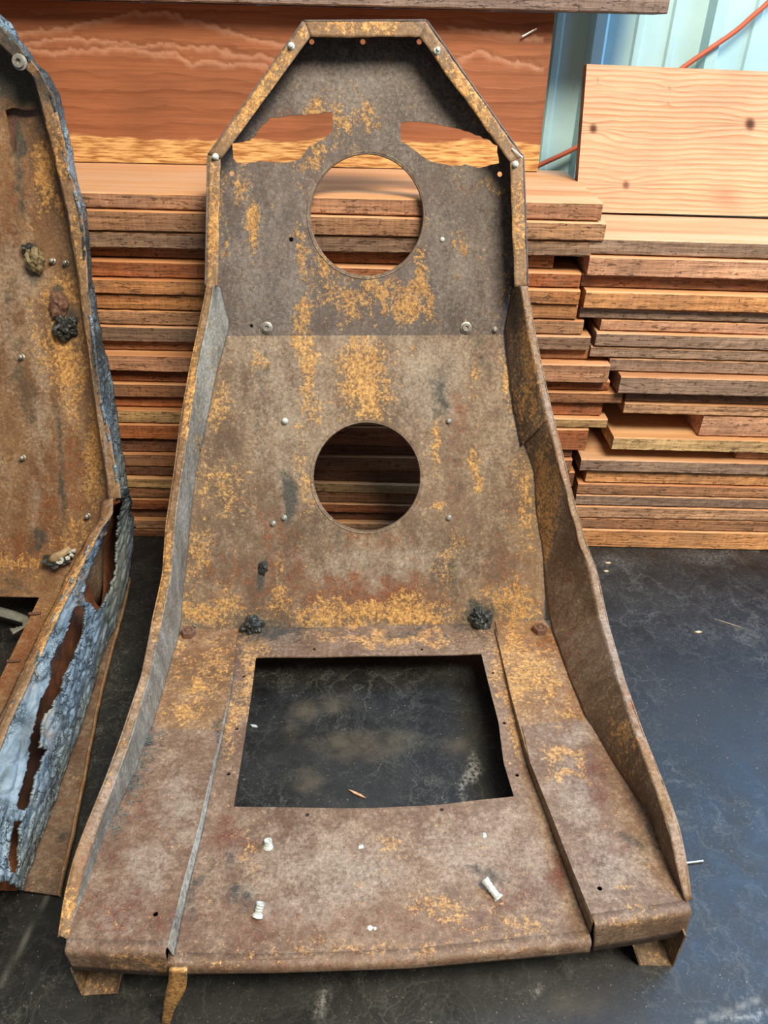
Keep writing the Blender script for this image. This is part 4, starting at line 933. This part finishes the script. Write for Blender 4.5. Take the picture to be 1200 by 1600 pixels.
pad = lambda V: {'stain_shade': blob_attr(np.asarray(V), [(2, 90, 130, 80, 90, .9), (2, 140, 400, 20, 80, .95), (2, 160, 540, 16, 90, .9), (1, 195, 740, 14, 60, .9), (1, 110, 250, 16, 60, .5), (0, 130, 300, 10, 60, .3)])}
def pad_disp(amp):
    def f(V, nu, nv):
        d = np.array([noise.voronoi(Vector((v[0]*60, v[1]*28, v[2]*50)))[0][1]-noise.voronoi(Vector((v[0]*60, v[1]*28, v[2]*50)))[0][0] for v in V])
        n_ = vnoise(V, 22, 3); dirv = np.array([.62, -.5, .6])
        return V + dirv*((np.clip(d, 0, .35)/.35-.6)*amp + n_*amp*1.4)[:, None]
    return f
sides('burnt_padding', bM, bO, 230, 14, .004, CRUST, pad, disp=pad_disp(.0035))
# back panel
lefto = [hB(x_-2, y_) for x_, y_ in BI]
strip('rim_flange', [bM[0], mir(bM[0])], [bI[0], mir(bI[0])], 60, 4, .002, RUST_EDGE, seatB, masks(RB_, 61))
strip('rim_wall', [bM[0], mir(bM[0])], [hB(*BI[0]), mir(hB(*BI[0]))], 60, 4, .002, RUST_EDGE, seatB, masks(RB_, 61))
up_r = [p for p in lefto if p.z > BendB[1]]; lo_r = [p for p in lefto if p.z <= BendB[1]]
def yzB(pt, z, pl):   # point at height z, x as pt, on plane pl
    t = (z-pl[0].z)/pl[3].z; q = pl[0]+pl[3]*t; return Vector((pt.x, q.y, z))
bb = yzB(up_r[-1].lerp(lo_r[0], .5), BendB[1], B_up)
cbr = yzB(hB(168, 806), ZB, B_low); cbr.x = -.462
th = [(-.02, 0)]
outl = [mir(p) for p in reversed(up_r)] + up_r + [bb]; outl = outl + [mir(bb)]
panel('torn_pocket', [hit(a, b, B_up, -.012) for a, b in [(-4, 160), (70, 160), (70, 250), (-4, 250)]], [], B_up[:0]+(B_up[0]-B_up[1]*.012, B_up[1], B_up[2], B_up[3]), .01, .002, RUST_BOLT, seatB)
hk = [hit(a, b, B_up) for a, b in [(8, 172), (20, 168), (40, 172), (58, 170), (58, 182), (40, 184), (27, 186), (24, 205), (26, 235), (20, 240), (14, 205)]]
panel('head_panel', outl, [hk], B_up, .006, .002, RUST_WARM, seatB, MBm)
lo_r2 = lo_r + [hit(150, 830, B_low), cbr]
outl = [mir(bb), bb] + lo_r2 + [mir(p) for p in reversed(lo_r2)]
hx_ = frB.P(0, 0, 0)
def holeB(z, r):
    t = (z-ZB)/B_low[3].z; c = Vector((CXB, 0, 0)); q = B_low[0]+B_low[3]*t; return circ(Vector((CXB, q.y, z)), B_low, r, 40)
panel('back_panel', outl, [holeB(.30, .075)], B_low, .006, .002, RUST_WARM, seatB, MBm)
# pan with its square opening
fz = FrB[1]
def panB(x_, t): return Vector((x_, .896+t, ZB+(fz-ZB)*(-t/.50)))
oB = [hit(62, 932, B_pan), hit(31, 996, B_pan), hit(0, 1060, B_pan), hit(-62, 1180, B_pan)]
outl = [panB(-.462, 0), panB(-.438, -.12), panB(-.425, -.25), panB(-.415, -.38), panB(-.405, -.47), mir(panB(-.405, -.47)), mir(panB(-.415, -.38)), mir(panB(-.438, -.12)), mir(panB(-.462, 0))]
panel('seat_pan', outl, [oB+[mir(p) for p in reversed(oB)]], B_pan, .006, .002, RUST_WARM, seatB, MBm)
fa = panB(-.405, -.47); strip('front_lip', [fa, mir(fa)], [fa+Vector((0, -.006, -.045)), mir(fa)+Vector((0, -.006, -.045))], 60, 4, .002, RUST, seatB, MBm)
# side: torn padding over a rusty foam core
SI = [(170, 780), (168, 806), (149, 832), (119, 892), (91, 951), (64, 1007), (36, 1070), (9, 1127), (-12, 1180), (-28, 1250), (-40, 1320), (-46, 1378)]
SO = [(203, 778), (208, 830), (207, 862), (200, 912), (184, 968), (163, 1022), (141, 1090), (123, 1148), (102, 1203), (80, 1270), (57, 1330), (35, 1391)]
zi = [(zB(170, 780)-kB(780)), None]
def rimz(y): return float(np.interp(y, [780, 830, 900, 1000, 1130, 1250, 1390], [.245, .215, .195, .175, .150, .125, .095]))
I3b = [bI[-1]]+[at_Z(x_, y_, rimz(y_)) for x_, y_ in SI[1:]]
O3b = [bO[-1]]+[at_Z(x_, y_, float(np.interp(y_, [830, 870, 950], [.05, .03, .022]))) for x_, y_ in SO[1:]]
hA = c1([(780, 90), (830, 88), (882, 105), (888, 170), (858, 230), (852, 350), (846, 470), (838, 640), (805, 740), (745, 870), (712, 920), (690, 860), (650, 850), (632, 780), (650, 690), (700, 560), (735, 480), (780, 380), (825, 250), (838, 150)], 0, 760, 4.704)
hBc = c1([(600, 875), (622, 920), (606, 1030), (594, 1120), (548, 1220), (486, 1330), (452, 1450), (442, 1520), (380, 1560), (368, 1520), (395, 1300), (436, 1180), (486, 1140), (530, 1000), (560, 900)], 0, 760, 4.704)
hC = c1([(340, 60), (410, 15), (415, 90), (350, 150), (345, 200), (300, 240), (285, 300), (262, 400), (258, 465), (320, 480), (290, 530), (265, 600), (232, 680), (208, 790), (190, 862), (150, 890), (132, 860), (148, 770), (188, 650), (205, 560), (208, 480), (236, 360), (265, 230), (290, 150)], 0, 1060, 4.324)
hD = c1([(135, 950), (122, 1040), (124, 1150), (116, 1300), (90, 1340), (76, 1200), (90, 1100), (106, 980)], 0, 1060, 4.324)
polys = [jag(p, 3, 3, 3) for p in (hA, hBc, hC, hD)]
bbx = [(min(a for a, b in p), max(a for a, b in p), min(b for a, b in p), max(b for a, b in p)) for p in polys]
def dropf(c):
    for p, b in zip(polys, bbx):
        if b[0]-5 < c[0] < b[1]+5 and b[2] < c[1] < b[3] and any(inside((c[0]+e, c[1]), p) for e in (0, 3.5, -3.5)): return True
    return False
def bulge(inset, amp, extra):
    def f(V, nu, nv):
        v = np.tile(np.linspace(0, 1, nv+1), nu); base = np.array([.55, -.25, .8]); 
        V = V + base*(np.sin(v*math.pi)**.8*(.030-inset*1.6))[:, None] - np.array([.9, -.2, .3])*inset*.2
        return pad_disp(amp)(V, nu, nv) if amp else V
    return f
low = lambda V: {'stain_shade': blob_attr(np.asarray(V), [(1, 195, 900, 22, 110, .8), (1, 150, 1080, 20, 60, .5), (1, 60, 1340, 50, 60, .9), (2, 40, 1150, 20, 40, .5), (2, 110, 930, 24, 24, .35), (1, 75, 1110, 16, 30, .8), (0, 70, 1130, 20, 40, .6), (0, 130, 870, 14, 50, .6), (0, 160, 825, 14, 20, .8), (2, 180, 830, 8, 60, .5), (1, 90, 1270, 20, 60, .6), (0, 45, 1065, 8, 30, .4), (2, 165, 850, 14, 40, .7), (2, 125, 930, 12, 60, .45), (0, 120, 900, 10, 60, .7), (1, 128, 1110, 12, 60, .7), (1, 100, 1190, 20, 60, .8), (1, 150, 1050, 10, 50, .6), (1, 60, 1280, 20, 60, .6), (3, 200, 890, 16, 120, 1), (3, 185, 960, 14, 60, 1), (3, 160, 1010, 12, 50, 1), (3, 60, 1110, 30, 60, .9), (3, 30, 1200, 40, 70, .9), (3, 100, 960, 20, 60, .6), (3, 135, 1080, 8, 40, .6)])}
sides('torn_padding', I3b, O3b, 420, 70, .0035, CRUST, low, disp=bulge(0, .0042, 0), drop=dropf)
sides('foam_core', I3b, O3b, 120, 20, .001, FOAM, lambda V: {'stain_shade': blob_attr(np.asarray(V), [(2, 40, 1180, 80, 130, .85), (2, 110, 1020, 40, 60, .4)])}, disp=bulge(.030, 0, 0))  # dark blobs paint the torn gap's shade onto the core
# rust-orange inner edge of the side
sides('side_edge', [p+Vector((.006, 0, .003)) for p in I3b], [p+Vector((-.013, 0, -.006)) for p in I3b], 120, 3, .002, RUST_EDGE, masks([(0, 100, 950, 100, 120, .8, 0)], 5), disp=rough(.0015, 40))
sides('side_panel', [p+Vector((-.009, 0, -.008)) for p in I3b], [Vector((p.x-.042, p.y, ZB)) for p in I3b], 80, 4, .0015, RUST, MBm)
# bottom flange resting on the floor
FO = [(203, 903), (190, 960), (170, 1030), (151, 1110), (132, 1210), (111, 1310), (91, 1399)]
FI = [(185, 903), (165, 960), (140, 1030), (118, 1110), (88, 1210), (55, 1310), (30, 1390)]
fo3 = [at_Z(x_, y_, .006) for x_, y_ in FO]; fi3 = [at_Z(x_, y_, .010) for x_, y_ in FI]
sides('bottom_flange', fo3, fi3, 90, 6, .002, RUST_WING, masks([(3, 120, 1300, 30, 60, .5, 0), (2, 90, 1300, 20, 30, .5, 0)], 5))
sides('flange_hem', [p+Vector((0.001, 0, .0035)) for p in fo3], [p+Vector((.0025, 0, -.005)) for p in fo3], 90, 2, .0015, RUST_EDGE, masks([], 5), disp=rough(.001, 40))
# hardware on it
lathe('washer_nut', at_depth(31, 97, (bI[2]-CAM).dot(FW)-.002), B_up, [(.0095, 0), (.0095, .0015), (.0075, .002), (.007, .005), (.0035, .005), (.003, .001), (.001, .001)], BOLT, 20, parent=seatB)
for p in [(83, 408), (104, 411), (35, 558), (37, 715), (138, 806)]: lathe('bolt', hB(*p), B_low, [(.0048, 0), (.0048, .002), (.0034, .003), (.0032, .008), (.0015, .009)], BOLT, 10, parent=seatB)
crumb('clip_bracket', hB(54, 405, .010), .013, OLIVE, seatB, 3, 1.25, amp=.35, seed=20)['label'] = 'olive bent clip'
crumb('clip_lump', hB(46, 388, .006), .010, TAR, seatB, 3, .6, amp=.5, seed=22)
crumb('tar_lump', hB(92, 478, .002), .013, RUST_BOLT, seatB, 3, 1.4, amp=.4, seed=23)
crumb('tar_lump', hB(103, 512, .004), .015, TAR, seatB, 4, 1.1, amp=.5, seed=24)
# tan clip with a ring, on the lower back
P0_ = hB(92, 868, .008)
crumb('clip_lump', hB(88, 875, .004), .014, TAR, seatB, 3, .6, amp=.5, seed=25, sx=1.4)
cl = rod('tan_clip', [hB(78, 876, .010), hB(88, 871, .014), hB(98, 865, .014), hB(110, 856, .010)], .0075, plain('tan_paint', (.42, .30, .17), .55, 0, 200, .3), parent=seatB, n=8, taper=[.7, 1.1, .8, .6])
lathe('clip_ring', hB(94, 875, .016), B_low, [(.0062, 0), (.0062, .003), (.003, .003), (.003, .0)], WHITE_BOLT, 14, parent=seatB)
for k, (x_, y_) in enumerate([(108, 862), (112, 868), (106, 871), (115, 861)]): crumb('corrosion_spot', hB(x_, y_, .010), .004, WHITE_BOLT, seatB, 1, 1, seed=30+k)
for p in [(55, 959), (22, 1033)]:
    P = hit(*p, B_pan, .003); rod('pin', [P+Vector((-.009, 0, 0)), P+Vector((0, -.0005, .001)), P+Vector((.008, .001, .001))], .0022, RUST_BOLT, parent=seatB)
# grey bent arm under the pan opening
arm = [at_Z(x_, y_, .035) for x_, y_ in [(-40, 940), (0, 948), (25, 955), (46, 964), (40, 978), (20, 990)]]
arm2 = [at_Z(x_, y_, .035) for x_, y_ in [(-40, 950), (0, 962), (22, 968), (36, 972), (34, 982), (14, 981)]]
o = strip('bent_arm', arm, arm2, 40, 3, .003, GREYARM, seatB)

# ------------------------------------------------------------------ litter on the floor
def chip(px, py, dx, dy, wd, mat, label, cat='wood chip', name='wood_chip', z=0.0, th=.0015):
    a = at_Z(px-dx, py-dy, .0008+z); b = at_Z(px+dx, py+dy, .0008+z); d = b-a; s = Vector((-d.y, d.x, 0)).normalized()*wd
    m1 = a.lerp(b, .35); m2 = a.lerp(b, .7)
    ring = [a, m1+s*.8, m2+s, b, m2-s*.7, m1-s]
    V = ring+[p+Vector((0, 0, th)) for p in ring]; n = 6
    Fc = [tuple(reversed(range(n))), tuple(range(n, 2*n))]+[(i, (i+1) % n, n+(i+1) % n, n+i) for i in range(n)]
    o = mesh(name, V, Fc, mat, origin=a); return tag(o, label, cat)
chip(558, 1241, 14, 7, .0016, CHIPM, 'orange wood splinter on the floor inside the square seat opening')
PALE = plain('pale_chip_wood', (.72, .52, .34), .7, 0, 200, .2)
chip(950, 880, 5, 0, .002, PALE, 'pale wood chip on the floor nearest the right-hand stack'); chip(947, 893, 4, 0, .0022, PALE, 'pale wood chip on the floor close to the seat rim, right of the seat')
chip(1091, 988, 6, 0, .0022, PALE, 'lone pale wood chip on the dark floor right of the seat wing')
chip(1138, 974, 22, 7, .0004, PALE, 'thin pale splinter on the floor right of the lone pale chip', z=.0, th=.0006)
na = at_Z(1068, 1349, .0022); nb = at_Z(1100, 1345, .0022)
nn = rod('nail', [na, nb-(nb-na)*.04], .0011, NAIL, origin=na); tag(nn, 'bright nail lying on the floor at the right front corner of the seat', 'nail')
chip(397, 1135, 6, 2, .0022, plain('grey_flake', (.45, .47, .46), .6, 0, 200, .2), 'small grey flake on the floor inside the seat opening, upper left', 'flake', 'flake')
